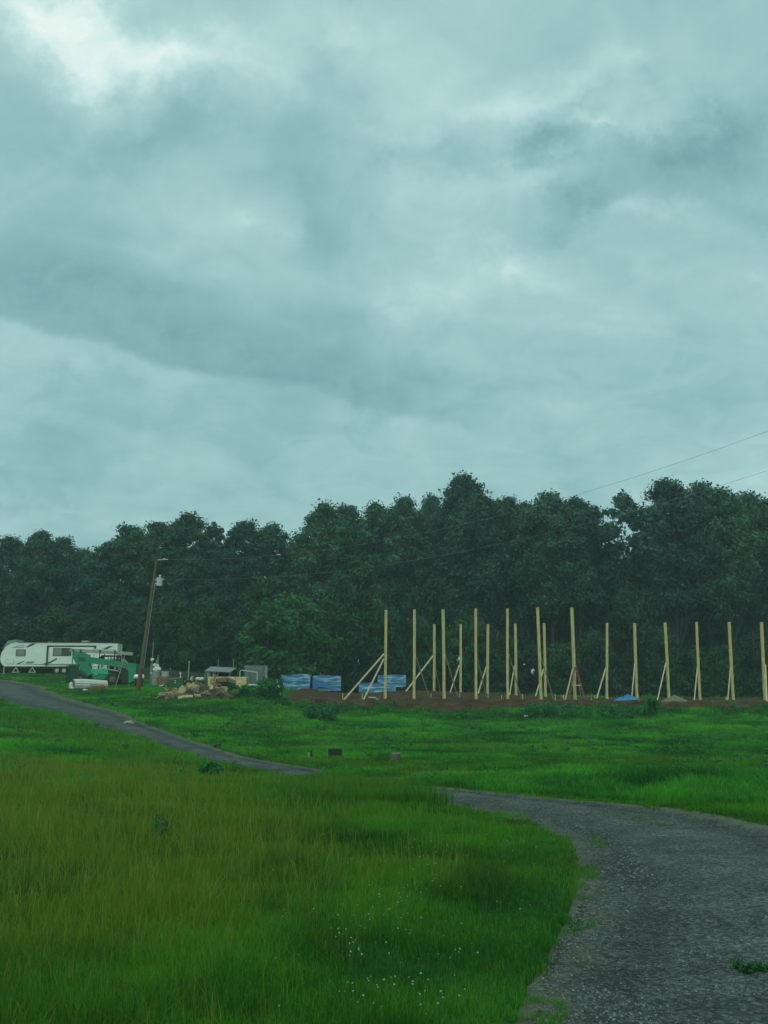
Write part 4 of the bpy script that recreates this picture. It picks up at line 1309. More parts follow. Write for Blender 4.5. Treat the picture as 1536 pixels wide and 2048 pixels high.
for xx in (32, 64):
    w_ = MB(); c0 = Vector((cx(xx), .1, cz(1335)))
    w_.beam(c0, c0 + Vector((-.32, 0, -.5)), .07, .07); w_.beam(c0, c0 + Vector((.32, 0, -.5)), .07, .07); w_.box(c0 + Vector((0, 0, -.48)), (.7, .16, .07)); w_.build('jack_stand', GALV, e)
for xx in (8, 220):
    w_ = MB(); w_.beam((cx(xx), .3, cz(1333)), (cx(xx), .3, 0), .08, .08); w_.box((cx(xx), .3, .04), (.25, .25, .05)); w_.build('jack_leg', GALV, e)
mb = MB(); mb.box((cx(104), 1.6, .42), (8.8, .05, .72)); mb.build('under_shade_panel', UNDER, e)  # dark sheet added to stand for the shadow beneath the body

# ================================================================== PICKUP WITH LADDER RACK (behind the telehandler)
Dp = 90.0; s = Dp / F
g0 = W(140, 1358, Dp); gz = T1(g0.x, Dp)
e = thing('pickup_truck', 'pale pickup truck with a ladder rack, mostly hidden behind the green telehandler', 'pickup truck', (g0.x, Dp, gz), R(2))
PW = mat('truck_white', (.58, .62, .60), .35, var=.05); BEI = mat('truck_cab_beige', (.30, .32, .28), .5)
mb = MB(); mb.prism([(.0, .45), (.0, 1.12), (3.3, 1.15), (3.3, .5)], 0, .08); mb.prism([(.0, .45), (.0, 1.12), (3.3, 1.15), (3.3, .5)], 1.75, 1.83); mb.box((1.65, .92, .55), (3.3, 1.7, .08)); mb.build('bed', PW, e)
mb = MB(); mb.prism([(3.35, .45), (3.35, 1.15), (3.55, 1.9), (4.6, 1.92), (5.2, 1.2), (5.7, 1.1), (5.75, .5)], 0, 1.83); mb.build('cab', BEI, e)
mb = MB(); mb.prism([(3.65, 1.22), (3.78, 1.8), (4.5, 1.82), (4.95, 1.25)], -.015, .0); mb.build('side_window', GLASS, e)
for xx in (.8, 5.0):
    w_ = MB(); w_.cyl((xx, -.03, .38), (xx, .22, .38), .38, n=18); wh = w_.build('wheel', RUB, e); w_ = MB(); w_.cyl((xx, -.05, .38), (xx, -.02, .38), .2, n=12); w_.build('rim', RIMM, wh)
zt = W(142, 1304, Dp).z - gz
for xx in (.12, .78, 2.6, 4.0):
    r2 = MB(); zz = zt - (xx * .02)
    for yy in (.02, 1.8):
        r2.beam((xx, yy, 1.1 if xx < 3.3 else 1.9), (xx, yy, zz + .02), .07, .07)
        r2.box((xx + .03, yy, zz + .12), (.16, .07, .26), Matrix.Rotation(R(-20), 3, 'Y'))
    r2.beam((xx, .0, zz), (xx, 1.83, zz), .07, .07); r2.build('rack_bar', DARKT, e)
# ladder lying on the rack
a = W(139, 1301.5, Dp); b = W(262, 1309, Dp + .4)
L_ = (b - a).length
e = thing('extension_ladder', 'long grey aluminium ladder lying on the rack behind the green telehandler', 'ladder', a)
d = b - a
LG = mat('dull_aluminium', (.34, .37, .34), .5, metal=.1)
mb = MB(); mb.beam((0, .1, .08), d + Vector((0, .1, .08)), .06, .30); mb.beam((0, .62, .08), d + Vector((0, .62, .08)), .06, .30)
mb.build('side_rail', LG, e)
mb = MB()
for k in range(1, 18):
    q = d * (k / 18); mb.cyl(q + Vector((0, .1, .08)), q + Vector((0, .62, .08)), .02, n=6)
mb.build('rung', LG, e)

# ================================================================== TELEHANDLER
Dt = 84.0; s = Dt / F
g0 = W(128, 1369.5, Dt); gz = g0.z
TG = mat('telehandler_green', (.006, .23, .125), .45, var=.12, scale=1.5); TGD = mat('faded_green_steel', (.008, .10, .07), .6, var=.2); BLK = mat('black_parts', (.012, .014, .014), .6)
e = thing('telehandler', 'green telehandler with its boom lowered, fork carriage pointing left', 'telehandler', (g0.x, Dt, gz))


def X(px):
    return (px - 128) * s


def Z(py):
    return (1369.5 - py) * s


def pz(poly, y0, y1, name, m_, par=None, lab=None):
    mb = MB(); mb.prism([(X(a), Z(b_)) for a, b_ in poly], y0, y1); return mb.build(name, m_, par or e, label=lab)


pz([(138.8, 1309), (142.7, 1304.4), (160, 1307.5), (174, 1311), (173, 1316), (176, 1330), (182, 1347), (167.6, 1356), (153, 1352), (157, 1333), (148, 1329), (140.5, 1316)], .15, .5, 'gooseneck', TG)
pz([(160, 1314), (186, 1316.6), (218, 1321.4), (244, 1325.4), (244.5, 1334.5), (230.7, 1335), (200, 1330.5), (166, 1326.8)], .18, .62, 'boom', TG)
pz([(150, 1315), (166, 1317), (166, 1325), (152, 1322)], .12, .66, 'boom_tip', TGD)
pz([(244, 1331), (247, 1328.7), (255, 1326.5), (267, 1328.7), (268.5, 1334), (266, 1361), (254, 1367.5), (253, 1343), (247, 1337)], .1, 1.5, 'counterweight', TG)
pz([(172, 1355), (176, 1348), (212, 1348), (232, 1352), (250, 1352), (250, 1360), (172, 1360)], .5, 1.9, 'chassis', TGD)
pz([(178, 1338.6), (211, 1340), (214, 1348.5), (181, 1348.3)], .05, .7, 'engine_cover', mat('bright_green_cover', (.015, .42, .24), .4, var=.08))
pz([(181, 1348.6), (213, 1348.8), (207, 1359), (184, 1358.6)], .1, .72, 'side_panel', TG)
pz([(186, 1351), (193, 1351), (192, 1347.5), (187, 1347.5)], .0, .06, 'step', LG)
# cab: dark frame one sees through
mb = MB(); y0, y1 = 1.1, 2.0
for (a, b_) in (((187, 1318), (187, 1346)), ((205, 1312), (205, 1346)), ((217, 1313), (217, 1346)), ((224.5, 1313), (224.5, 1346))):
    for yy in (y0, y1):
        mb.beam((X(a[0]), yy, Z(a[1])), (X(b_[0]), yy, Z(b_[1])), .10 if a[0] != 205 else .05, .09)
mb.prism([(X(186), Z(1318)), (X(191), Z(1312)), (X(194), Z(1310.8)), (X(224.5), Z(1311.4)), (X(225), Z(1314)), (X(192), Z(1313.8)), (X(188), Z(1319))], y0 - .05, y1 + .05)
mb.build('cab', BLK, e)
pz([(186, 1340), (225, 1340), (225, 1350), (186, 1350)], 1.05, 2.05, 'cab_base', TGD)
pz([(207, 1330), (212, 1330), (213, 1339), (206, 1339)], 1.35, 1.75, 'seat', BLK)
# fork carriage: ribbed plate, forks
mb = MB()
for k in range(7):
    mb.box((X(136 + k * 3.1), -.05, Z(1347.5)), (.07, .10, 30 * s))
mb.box((X(145.5), .02, Z(1332)), (22 * s, .12, .14)); mb.box((X(145.5), .02, Z(1347)), (21 * s, .04, 30 * s)); mb.box((X(145.5), .02, Z(1363.5)), (22 * s, .12, .14))
mb.build('fork_carriage', TGD, e)
mb = MB()
for yy in (-.3, .5):
    mb.box((X(134), yy, Z(1350)), (.07, .12, 36 * s)); mb.box((X(128) - .1, yy, .06), (.75, .12, .05))
mb.build('fork', BLK, e)
for (xx, yy) in ((158, .05), (222, .05), (158, 1.7), (222, 1.7)):
    cy_ = Z(1358.3)
    w_ = MB(); w_.cyl((X(xx), yy, cy_), (X(xx), yy + .38, cy_), 11.6 * s, n=22); w_.cyl((X(xx), yy - .03, cy_), (X(xx), yy, cy_), 10.2 * s, 11.6 * s, n=22)
    for k in range(18):
        t_ = k / 18 * 6.283; w_.box((X(xx) + math.cos(t_) * 11.7 * s, yy + .19, cy_ + math.sin(t_) * 11.7 * s), (.07, .36, .07), Matrix.Rotation(-t_, 3, 'Y'))
    wh = w_.build('wheel', RUB, e)
    w_ = MB(); w_.cyl((X(xx), yy - .045, cy_), (X(xx), yy - .02, cy_), 5.6 * s, n=16); w_.cyl((X(xx), yy - .08, cy_), (X(xx), yy - .04, cy_), 2.2 * s, n=10); w_.build('hub', mat('hub_tan', (.10, .13, .11), .7), wh)
pz([(236, 1336), (253, 1337), (253, 1366), (240, 1366)], .25, 1.3, 'radiator_block', BLK)
pz([(146, 1350), (150, 1344), (164, 1343), (170, 1350), (169, 1353), (162, 1347), (152, 1348)], .0, .5, 'mudguard', TGD)
mb = MB(); mb.cyl((X(170), .4, Z(1322)), (X(178), .4, Z(1346)), .08, n=8); mb.cyl((X(196), .3, Z(1337)), (X(232), .3, Z(1343)), .06, n=8); mb.build('hydraulic_ram', LG, e)
mb = MB(); mb.cyl((X(236), .9, Z(1345)), (X(236), .9, Z(1322)), .05, n=8); mb.build('exhaust_pipe', BLK, e)
# prop: thin pole leaning on the counterweight
D = 82.6; a = W(249.5, 1311, D); b = W(232, 1366, D); b.z = T1(b.x, D)
mb = MB(); mb.beam(b - b, a - b, .05, .07); o = mb.build('leaning_board', mat('pale_board_dull', (.33, .33, .24), .8)); o.location = b
tag(o, 'thin pale board leaning against the rear of the green telehandler', 'board')

# ================================================================== BUNDLE, LOOSE BOARDS
SHEET = mat('white_sheeting', (.60, .64, .58), .5, var=.12, scale=2)
D = 76; s = D / F
p = hit(146, 1378.5, 60, 90); D = p.y; s = D / F
e = thing('sheeting_roll', 'pale ribbed roll of white sheeting lying in the grass before the telehandler', 'sheeting', p)
# long bundle going away to the right
rib = MB(); A = Vector((.0, 0, .42)); B = Vector((2.2, 1.6, .40))
dd = (B - A).normalized(); n = 14
sec = []
for i in range(n * 2):
    t_ = math.pi * 2 * i / (n * 2); rr = .40 if i % 2 else .345
    sec.append((math.cos(t_) * rr * 1.05, math.sin(t_) * rr))
ax = dd.cross(Vector((0, 0, 1))).normalized()
vs = []
for kk, base in ((1.0, A), (1.03, A + dd * .9), (.95, A + dd * 1.8), (.8, B)):
    for (u, v) in sec:
        vs.append(base + ax * u * kk + Vector((0, 0, v * kk - .02)))
m_ = len(sec); fs = [[k * m_ + i, k * m_ + (i + 1) % m_, (k + 1) * m_ + (i + 1) % m_, (k + 1) * m_ + i] for k in range(3) for i in range(m_)]
rib.add(vs, fs); rib.build('roll', SHEET, e)
mb = MB(); mb.add([vs[i] for i in range(m_)], [list(range(m_))]); mb.add([vs[3 * m_ + i] + dd * .0 for i in range(m_)], [list(range(m_))])
mb.build('roll_end', mat('sheeting_end', (.10, .13, .11), .8), e)
mb = MB(); mb.ell((-.12, -.12, .26), (.17, .22, .30), wob=.12, seed=3); mb.ell((-.02, -.2, .10), (.16, .2, .14), wob=.1, seed=5); mb.build('loose_flap', SHEET, e)
YB = mat('mustard_board', (.28, .21, .06), .8, c2=(.16, .12, .04))
p = hit(195, 1381, 60, 90); D = p.y; s = D / F
rr = random.Random(4)
for k in range(7):
    x0 = rr.uniform(-.75, -.5); mb = MB(); L_ = rr.uniform(1.1, 1.6)
    mb.box((x0 + L_ / 2, 0, 0), (L_, .14, .045)); o = mb.build('loose_board', YB if k % 3 else mat('brown_board', (.20, .10, .04), .8))
    o.location = (p.x, p.y + (k % 3) * .17 + rr.uniform(0, .1), p.z + .06 + .05 * (k // 3) * 1.9 + .03 * k); o.rotation_euler = (0, R(rr.uniform(-3, 3)), R(rr.uniform(-9, 12)))
    tag(o, 'mustard brown board in the low heap at the right end of the white roll', 'board', 'brown boards beside the white sheeting roll')
p = hit(170, 1381.5, 60, 90); mb = MB(); mb.ell((0, 0, .06), (.18, .12, .08), wob=.2, seed=2); o = mb.build('white_scrap', SHEET); o.location = p
tag(o, 'small white scrap in the grass in front of the white sheeting roll', 'scrap')
p = hit(367, 1411, 50, 80); mb = MB(); mb.box((0, 0, .03), (.8, .25, .03), Matrix.Rotation(R(3), 3, 'Y')); o = mb.build('flat_panel', mat('pale_green_board', (.30, .40, .30), .7)); o.location = p
tag(o, 'flat pale board lying in the grass below the wood pile', 'board')

# propane tank behind the pole
D = 79; p = W(278, 1356, D); gz = T1(p.x, D); s = D / F
e = thing('propane_tank', 'small white propane tank lying behind the foot of the utility pole', 'tank', (p.x, D, gz)); hz = W(278, 1353.5, D).z - gz
mb = MB(); mb.cyl((-.26, 0, hz), (.26, 0, hz), .19, n=16, cap=False)
for sx in (-1, 1):
    mb.ell((sx * .26, 0, hz), (.17, .19, .19), n=16)
mb.build('tank_shell', mat('tank_white', (.78, .80, .74), .35, var=.03), e, smooth=True)
mb = MB(); mb.cyl((0, 0, hz + .18), (0, 0, hz + .28), .07, n=10); mb.build('valve_cap', GALV, e)
mb = MB()
for sx in (-.28, .28):
    mb.box((sx, 0, hz / 2 - .08), (.08, .3, max(.1, hz - .12)))
mb.build('cradle', BLK, e)

# meter post with thin mast
D = 86; p = W(303, 1352, D); gz = T1(p.x, D)
e = thing('meter_post', 'slim pale mast on a grey meter post right of the utility pole', 'post', (p.x, D, gz)); H_ = W(303, 1285, D).z - gz; h1 = W(303, 1328, D).z - gz; h2 = W(303, 1320, D).z - gz
mb = MB(); mb.box((-.03, 0, h1 / 2), (.20, .16, h1)); mb.build('post', mat('meter_grey', (.17, .21, .20), .6), e)
mb = MB(); mb.cyl((0, 0, h1), (.04, 0, H_), .045, .03, n=8); mb.build('mast', mat('mast_grey', (.22, .30, .25), .6), e)
mb = MB(); mb.box((.0, -.1, h2 + .02), (.22, .16, .26), bev=.03); mb.ell((.12, -.12, h2 + .06), (.1, .06, .1)); mb.build('meter', PORC, e)
mb = MB(); mb.box((-.02, -.1, h1 * .55), (.16, .06, .12)); mb.build('junction_box', PORC, e)

# grey barrel with white bundle, stack of lids, brown crate
D = 83; p = W(312, 1355, D); gz = T1(p.x, D); s = D / F
e = thing('grey_barrel', 'grey upright barrel left of the brown crate', 'barrel', (p.x, D, gz)); hh_ = W(312, 1343, D).z - gz
mb = MB(); mb.cyl((0, 0, 0), (0, 0, hh_), .33, n=18); mb.build('shell', mat('barrel_grey', (.26, .30, .30), .6, var=.2), e)
mb = MB(); mb.cyl((0, 0, hh_ * .33), (0, 0, hh_ * .36), .345, n=18); mb.cyl((0, 0, hh_ * .96), (0, 0, hh_ * 1.01), .345, n=18); mb.build('hoop', GREYT, e)
e2 = thing('plastic_bundle', 'white crumpled plastic bundle with a pointed grey top on the barrel', 'bundle', (p.x, D, gz + hh_))
mb = MB(); mb.ell((.08, 0, .18), (.36, .3, .24), wob=.15, seed=4); mb.ell((-.14, 0, .52), (.17, .16, .17), wob=.15, seed=6); mb.ell((.1, 0, .48), (.13, .14, .14), wob=.15, seed=8); mb.build('crumpled_plastic', SHEET, e2)
mb = MB(); mb.cyl((0, .1, .4), (.08, .1, 1.45), .2, .03, n=9, wob=.2); mb.build('pointed_cover', mat('cover_grey', (.12, .17, .15), .8), e2)
D = 82; p = W(329, 1374, D); gz = T1(p.x, D); s = D / F
e = thing('wooden_crate', 'brown slatted wooden crate left of the green tractor', 'crate', (W(323, 1370, D).x, D, gz)); ch = .78
CB = mat('crate_wood', (.26, .17, .08), .8, c2=(.13, .08, .04))
mb = MB()
for k in range(5):
    mb.box((-.36 + .18 * k, 0, ch / 2), (.13, .03, ch)); mb.box((-.36 + .18 * k, .8, ch / 2), (.13, .03, ch))
mb.build('slat', CB, e)
mb = MB(); mb.box((0, .4, ch - .03), (.98, .9, .05)); mb.build('lid', mat('crate_top', (.34, .28, .15), .8), e)
mb = MB(); mb.box((-.42, -.03, ch / 2), (.09, .03, ch)); mb.box((.42, -.03, ch / 2), (.09, .03, ch)); mb.build('corner_post', CB, e)
e3 = thing('bucket_stack', 'short stack of grey white buckets on top of the brown crate', 'bucket', (W(328, 1360, D).x, D + .35, gz + ch))
for k in range(4):
    mb = MB(); mb.cyl((0, 0, .11 * k), (0, 0, .11 * k + .075), .27, .31, n=16); mb.cyl((0, 0, .11 * k + .075), (0, 0, .11 * k + .10), .33, n=16); mb.build('bucket', PORC if k % 2 else GALV, e3)

# ================================================================== GREEN TRACTOR
Dg = 80.5; s = Dg / F; g0 = W(328, 1377, Dg); gz = T1(g0.x, Dg) + .0
gz = W(328, 1378.5, Dg).z
JG = mat('tractor_green', (.010, .10, .035), .4, var=.15); JY = mat('tractor_trim', (.18, .34, .09), .5); YEL = mat('tractor_yellow', (.45, .40, .06), .5)
e = thing('compact_tractor', 'dark green compact tractor behind the wood pile, hood pointing left', 'tractor', (g0.x, Dg, gz))


def X(px):
    return (px - 328) * s


def Z(py):
    return (1378.5 - py) * s


pz([(333, 1360), (337, 1358), (364, 1356.5), (365.5, 1372), (350, 1374), (334, 1371)], .1, .8, 'hood', JG)
pz([(333, 1358.6), (337, 1357.2), (360, 1355.6), (362, 1356.6), (337, 1359.4)], .06, .84, 'hood_stripe', JY)
mb = MB(); mb.cyl((X(349), .05, Z(1362)), (X(349), .11, Z(1362)), .05, n=10); mb.cyl((X(349), .05, Z(1366)), (X(349), .11, Z(1366)), .05, n=10); mb.build('side_lamp', PORC, e)
pz([(318, 1371), (328, 1369.5), (328, 1371.5), (319, 1373.5)], .0, .9, 'bumper', PORC)
pz([(322, 1373), (334, 1368), (336, 1374), (326, 1378)], .1, .8, 'front_axle', JG)
pz([(365, 1369), (369, 1365.5), (378, 1364.5), (385, 1367), (388, 1372), (384, 1372), (377, 1368), (369, 1371)], .0, .35, 'fender', JG)
pz([(366, 1362), (379, 1360.6), (379.5, 1363.2), (367, 1364.6)], .25, .7, 'seat', mat('seat_tan', (.45, .42, .30), .7))
pz([(378.5, 1361), (381, 1352), (383, 1352.2), (381, 1362)], .25, .7, 'seat_back', mat('seat_tan', (.45, .42, .30), .7))
mb = MB(); mb.cyl((X(357), .45, Z(1357)), (X(357), .45, Z(1350)), .035, n=8); mb.ell((X(357), .45, Z(1348)), (.07, .07, .12)); mb.build('exhaust_stack', PORC, e)
mb = MB(); mb.cyl((X(366), .45, Z(1362)), (X(369), .45, Z(1355)), .025, n=6); mb.cyl((X(369), .45, Z(1355.2)), (X(369.3), .45, Z(1354.6)), .2, n=14); mb.build('steering_wheel', BLK, e)
for (xx, yy, r_) in ((331, .0, 5.2), (331, .75, 5.2), (376, -.05, 9), (376, .75, 9)):
    w_ = MB(); w_.cyl((X(xx), yy, r_ * s), (X(xx), yy + .22, r_ * s), r_ * s, n=18)
    wh = w_.build('wheel', RUB, e); w_ = MB(); w_.cyl((X(xx), yy - .02, r_ * s), (X(xx), yy + .01, r_ * s), r_ * s * .5, n=12); w_.build('rim', YEL, wh)
# leaning slab post behind it
D = 83; a = W(378.5, 1324, D); b = W(375.5, 1366, D); b.z = T1(b.x, D)
mb = MB(); mb.beam((0, 0, -.2), a - b, .10, .12); mb.box(a - b, (.17, .14, .16), bev=.03); o = mb.build('rough_post', mat('rough_post_wood', (.25, .28, .20), .85)); o.location = b
tag(o, 'rough grey wooden post standing behind the seat of the green tractor', 'post')
D = 81.5
for (px, py, w_, h_, lab, nm, mt_) in ((382, 1362, .10, .42, 'small white jug beside the seat of the green tractor', 'white_jug', PORC),):
    p = W(px, py, D); gz = T1(p.x, D); mb = MB(); q = p.z - gz
    mb.box((0, 0, q / 2), (.3, .3, max(.1, q))); o = mb.build('wooden_stand', GREYW); o.location = (p.x, D, gz); tag(o, 'low dark stand holding the white jug behind the tractor', 'stand')
    mb = MB(); mb.cyl((0, 0, 0), (.03, 0, .22), .08, .09, n=10); mb.cyl((.03, 0, .22), (.05, 0, .36), .09, .03, n=10); o = mb.build(nm, mt_); o.location = (p.x, D, gz + max(.1, q)); tag(o, lab, 'jug')
D = 79; p = W(399, 1366, D); gz = T1(p.x, D); hh_ = max(.15, W(399, 1361, D).z - gz)
mb = MB(); mb.box((0, 0, hh_ / 2), (.7, .4, hh_), bev=.02); o = mb.build('dark_box', BLK); o.location = (p.x, D, gz); tag(o, 'dark low box behind the wood pile, under the white sacks', 'box')
for k, (dx, lab) in enumerate(((-.13, 'left of two white sacks lying on the dark box behind the wood pile'), (.17, 'right of two white sacks lying on the dark box behind the wood pile'))):
    mb = MB(); mb.ell((0, 0, .12), (.22, .2, .14), wob=.18, seed=k + 3); o = mb.build('white_sack', SHEET); o.location = (p.x + dx, D - .02 * k, gz + hh_); tag(o, lab, 'sack', 'white sacks behind the wood pile')
D = 80; p = W(411, 1366, D); gz = T1(p.x, D); h_ = W(411, 1344, D).z - gz
e = thing('green_cover', 'dark green cloth cover standing left of the pale lumber stack', 'cover', (p.x, D, gz))
mb = MB(); mb.cyl((0, 0, 0), (-.02, 0, h_ * .7), .28, .15, n=11, wob=.2, seed=2); mb.cyl((-.02, 0, h_ * .7), (0, 0, h_), .15, .05, n=11, wob=.2, seed=2); mb.build('cloth', JG, e)

# ================================================================== LUMBER STACK, ROOF, FRAME, FENCE
Dl = 77.5; s = Dl / F
a = W(415.6, 1380, Dl); gz = W(450, 1377, Dl).z
LUM = mat('fresh_lumber', (.74, .63, .30), .75, scale=2.0, stretch=(.5, 1, 9), c2=(.45, .37, .14)); LUE = mat('lumber_ends', (.30, .27, .12), .8); LUT = mat('lumber_top', (.70, .68, .50), .7)
e = thing('lumber_stack', 'strapped stack of pale yellow lumber behind the wood pile', 'lumber', (a.x, Dl, gz), R(-2))
w_ = 75.5 * s; hL = 21.5 * s
mb = MB(); rr = random.Random(9)
for k in range(9):
    mb.box((w_ / 2 + rr.uniform(-.02, .02), .55, (k + .5) * hL / 9), (w_, 1.1, hL / 9 - .012))
mb.build('boards', LUM, e)
mb = MB(); mb.box((w_ / 2, .55, hL + .02), (w_ * .99, 1.08, .05)); mb.build('top_wrap', LUT, e)
mb = MB(); mb.box((w_ + .03, .55, hL / 2), (.05, 1.05, hL * .97)); mb.build('end_faces', LUE, e)
for xx in (.25, .72):
    mb = MB(); mb.box((w_ * xx, .55, hL / 2), (.04, 1.13, hL + .1)); mb.build('strap', GREYT, e)
mb = MB(); mb.box((w_ * .12, .5, -.08), (.14, 1.0, .18)); mb.box((w_ * .9, .5, -.08), (.14, 1.0, .18)); mb.build('bearer', LUE, e)
# grey lean-to roof
Dr = 84; s = Dr / F; a = W(409, 1341.5, Dr); gz = T1(a.x + 1, Dr)
e = thing('lean_to_shelter', 'low lean-to with a grey sheet roof and dark inside, behind the lumber stack', 'shed', (a.x, Dr, gz))
zr = a.z - gz; wR = 52 * s
mb = MB(); mb.add([(0, -.1, zr), (wR, -.1, zr - .12), (wR + .22, 1.6, zr + .30), (.27, 1.6, zr + .42), (0, -.1, zr - .05), (wR, -.1, zr - .17), (wR + .22, 1.6, zr + .25), (.27, 1.6, zr + .37)],
              [[0, 1, 2, 3], [7, 6, 5, 4], [0, 4, 5, 1], [1, 5, 6, 2], [2, 6, 7, 3], [3, 7, 4, 0]]); mb.build('roof', mat('sheet_roof_grey', (.17, .21, .22), .5, var=.15, stretch=(8, 1, 1)), e)
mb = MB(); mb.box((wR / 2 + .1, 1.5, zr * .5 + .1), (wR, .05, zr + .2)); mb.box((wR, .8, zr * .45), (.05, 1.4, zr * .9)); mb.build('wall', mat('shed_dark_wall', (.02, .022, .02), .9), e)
for (xx, yy) in ((.15, .1), (wR - .1, .1), (wR * .5, .1)):
    mb = MB(); mb.box((xx, yy, zr * .47), (.09, .09, zr * .94)); mb.build('post', GREYW, e)
D = 84.3
for (px, w2, h2, lab, mt_) in ((417, .34, .55, 'grey bin at the left post of the lean-to', GALV), (427, .30, .62, 'pale drum standing under the grey lean-to roof', PORC)):
    p = W(px, 1350, D); gz = T1(p.x, D); zt = W(px, 1345, D).z - gz
    mb = MB(); mb.cyl((0, 0, 0), (0, 0, zt), w2 * .5, n=14); mb.cyl((0, 0, zt), (0, 0, zt + .03), w2 * .54, n=14); o = mb.build('storage_drum', mt_); o.location = (p.x, D + .3, gz); tag(o, lab, 'drum')
# thin grey poles behind the roof
for (px, py, D, lab) in ((436.5, 1320, 88, 'left of two thin grey poles sticking up behind the lean-to roof'), (467, 1319, 88, 'right of two thin grey poles sticking up behind the lean-to roof'),
                         (532, 1334, 82, 'pale upright post right of the grey mesh pen'), ):
    a = W(px, py, D); gz = T1(a.x, D); h_ = a.z - gz; mb = MB()
    r_ = .055 if px < 500 else .06
    mb.cyl((0, 0, -.2), (.02, 0, h_), r_, r_ * .8, n=8); mb.ell((.02, 0, h_), (r_, r_, .04)); o = mb.build('thin_pole', GREYW if px < 500 else mat('pale_post_wood', (.36, .38, .24), .8)); o.location = (a.x, D, gz); tag(o, lab, 'pole')
# mesh pen with pale pipe
Dm = 83; s = Dm / F; a = W(489, 1368, Dm); gz = W(489, 1368, Dm).z
e = thing('mesh_pen', 'grey wire mesh pen behind the white pipes on the ground', 'pen', (a.x, Dm, gz))
wm, hm = 40 * s, 36 * s
MESHM = mat('mesh_wire', (.20, .27, .28), .5)
for (x0, y0, x1, y1, nm) in ((0, 0, wm, 0, 'front_panel'), (0, 1.7, wm, 1.7, 'rear_panel'), (wm, 0, wm, 1.7, 'side_panel'), (0, 0, 0, 1.7, 'side_panel')):
    mb = MB(); n_ = 26 if y0 == y1 else 22
    for k in range(n_ + 1):
        t_ = k / n_; xx, yy = x0 + (x1 - x0) * t_, y0 + (y1 - y0) * t_
        mb.box((xx, yy, hm / 2), (.018, .018, hm))
    for k in range(20):
        mb.beam((x0, y0, hm * k / 19), (x1, y1, hm * k / 19), .015, .015)
    mb.build(nm, MESHM, e)
for (xx, yy) in ((0, 0), (wm, 0), (wm * .65, 0), (0, 1.7), (wm, 1.7)):
    mb = MB(); mb.cyl((xx, yy, 0), (xx, yy, hm + .08), .03, n=8); mb.build('pen_post', mat('pen_post_grey', (.17, .22, .22), .5), e)
D = 81.5; a = W(480, 1340.5, D); b = W(514.5, 1344.5, D); gz = T1(a.x, D)
e = thing('pipe_frame', 'bent pale pipe frame like a low goal in front of the mesh pen', 'frame', (a.x, D, gz)); o = Vector((a.x, D, gz)); s = D / F
mb = MB(); mb.tube([(0.0, 0, 0), (.0, 0, a.z - gz - .12), (.06, 0, a.z - gz), (b.x - a.x - .05, 0, b.z - gz), (b.x - a.x, 0, b.z - gz - .12), (b.x - a.x, 0, 0)], .04, 8)
mb.build('pipe', mat('pale_pipe', (.50, .52, .48), .5), e)
mb = MB(); mb.tube([(0, 0, .5), (b.x - a.x, 0, .48)], .015, 6); mb.build('cross_bar', GREYW, e)
# white pipes and boards on the ground
WP = mat('white_plastic_pipe', (.66, .72, .66), .4, var=.06)
rr = random.Random(2)
for k, (x0, x1, py, D) in enumerate(((496, 524, 1368.5, 76), (497, 530, 1370, 76.3), (524, 546, 1368.5, 75.6), (521, 532, 1373, 75), (533, 545, 1366, 76.8), (539, 560, 1372, 75.3))):
    a = W(x0, py, D); b = W(x1, py + rr.uniform(-.5, 1), D + .5); gz = min(a.z, b.z)
    mb = MB()
    if k in (2, 4):
        mb.box(((b.x - a.x) / 2, 0, 0), (b.x - a.x, .35, .12), bev=.02)
    else:
        mb.cyl((0, 0, 0), (b.x - a.x, .4, 0), .055, n=8)
    o = mb.build('white_pipe' if k not in (2, 4) else 'white_box', WP); o.location = (a.x, D, max(T1(a.x, D) + .05, a.z - .05))
    tag(o, 'white plastic pipe on the ground below the grey mesh pen' if k not in (2, 4) else ('long white box by the pale upright post' if k == 2 else 'smaller white box lying on the end of the white pipes'), 'pipe' if k not in (2, 4) else 'box', 'white pipes by the mesh pen' if k not in (2, 4) else None)
D = 76; mb = MB(); a = W(554, 1359, D); b = W(563, 1367, D); gz = T1(b.x, D)
mb.beam(a - Vector((b.x, D, gz)), (0, 0, 0), .05, .07); o = mb.build('leaning_stick', WP); o.location = (b.x, D, gz); tag(o, 'short pale stick leaning on the left blue wrapped stack', 'stick')

# board fence behind the yard
D = 93.5
xs0 = W(268, 1350, D).x; xs1 = W(412, 1350, D).x
gz = T1(xs0, D); e = thing('board_fence', 'low grey board fence behind the tractor and barrel', 'fence', (xs0, D, gz)); Lf = xs1 - xs0
mb = MB(); rr = random.Random(6); k = 0; xx = 0
while xx < Lf:
    zz = T1(xs0 + xx, D) - gz; mb.box((xx, 0, zz + .55), (.14, .03, 1.25 + rr.uniform(-.05, .05))); xx += .17
mb.build('boards', mat('fence_grey', (.055, .07, .06), .9), e)
mb = MB(); mb.beam((0, .04, .9), (Lf, .04, T1(xs1, D) - gz + .9), .05, .09); mb.build('rail', mat('fence_grey', (.055, .07, .06), .9), e)
for k in range(5):
    xx = Lf * k / 4; mb = MB(); mb.box((xx, .09, T1(xs0 + xx, D) - gz + .6), (.1, .1, 1.5)); mb.build('post', GREYW, e)

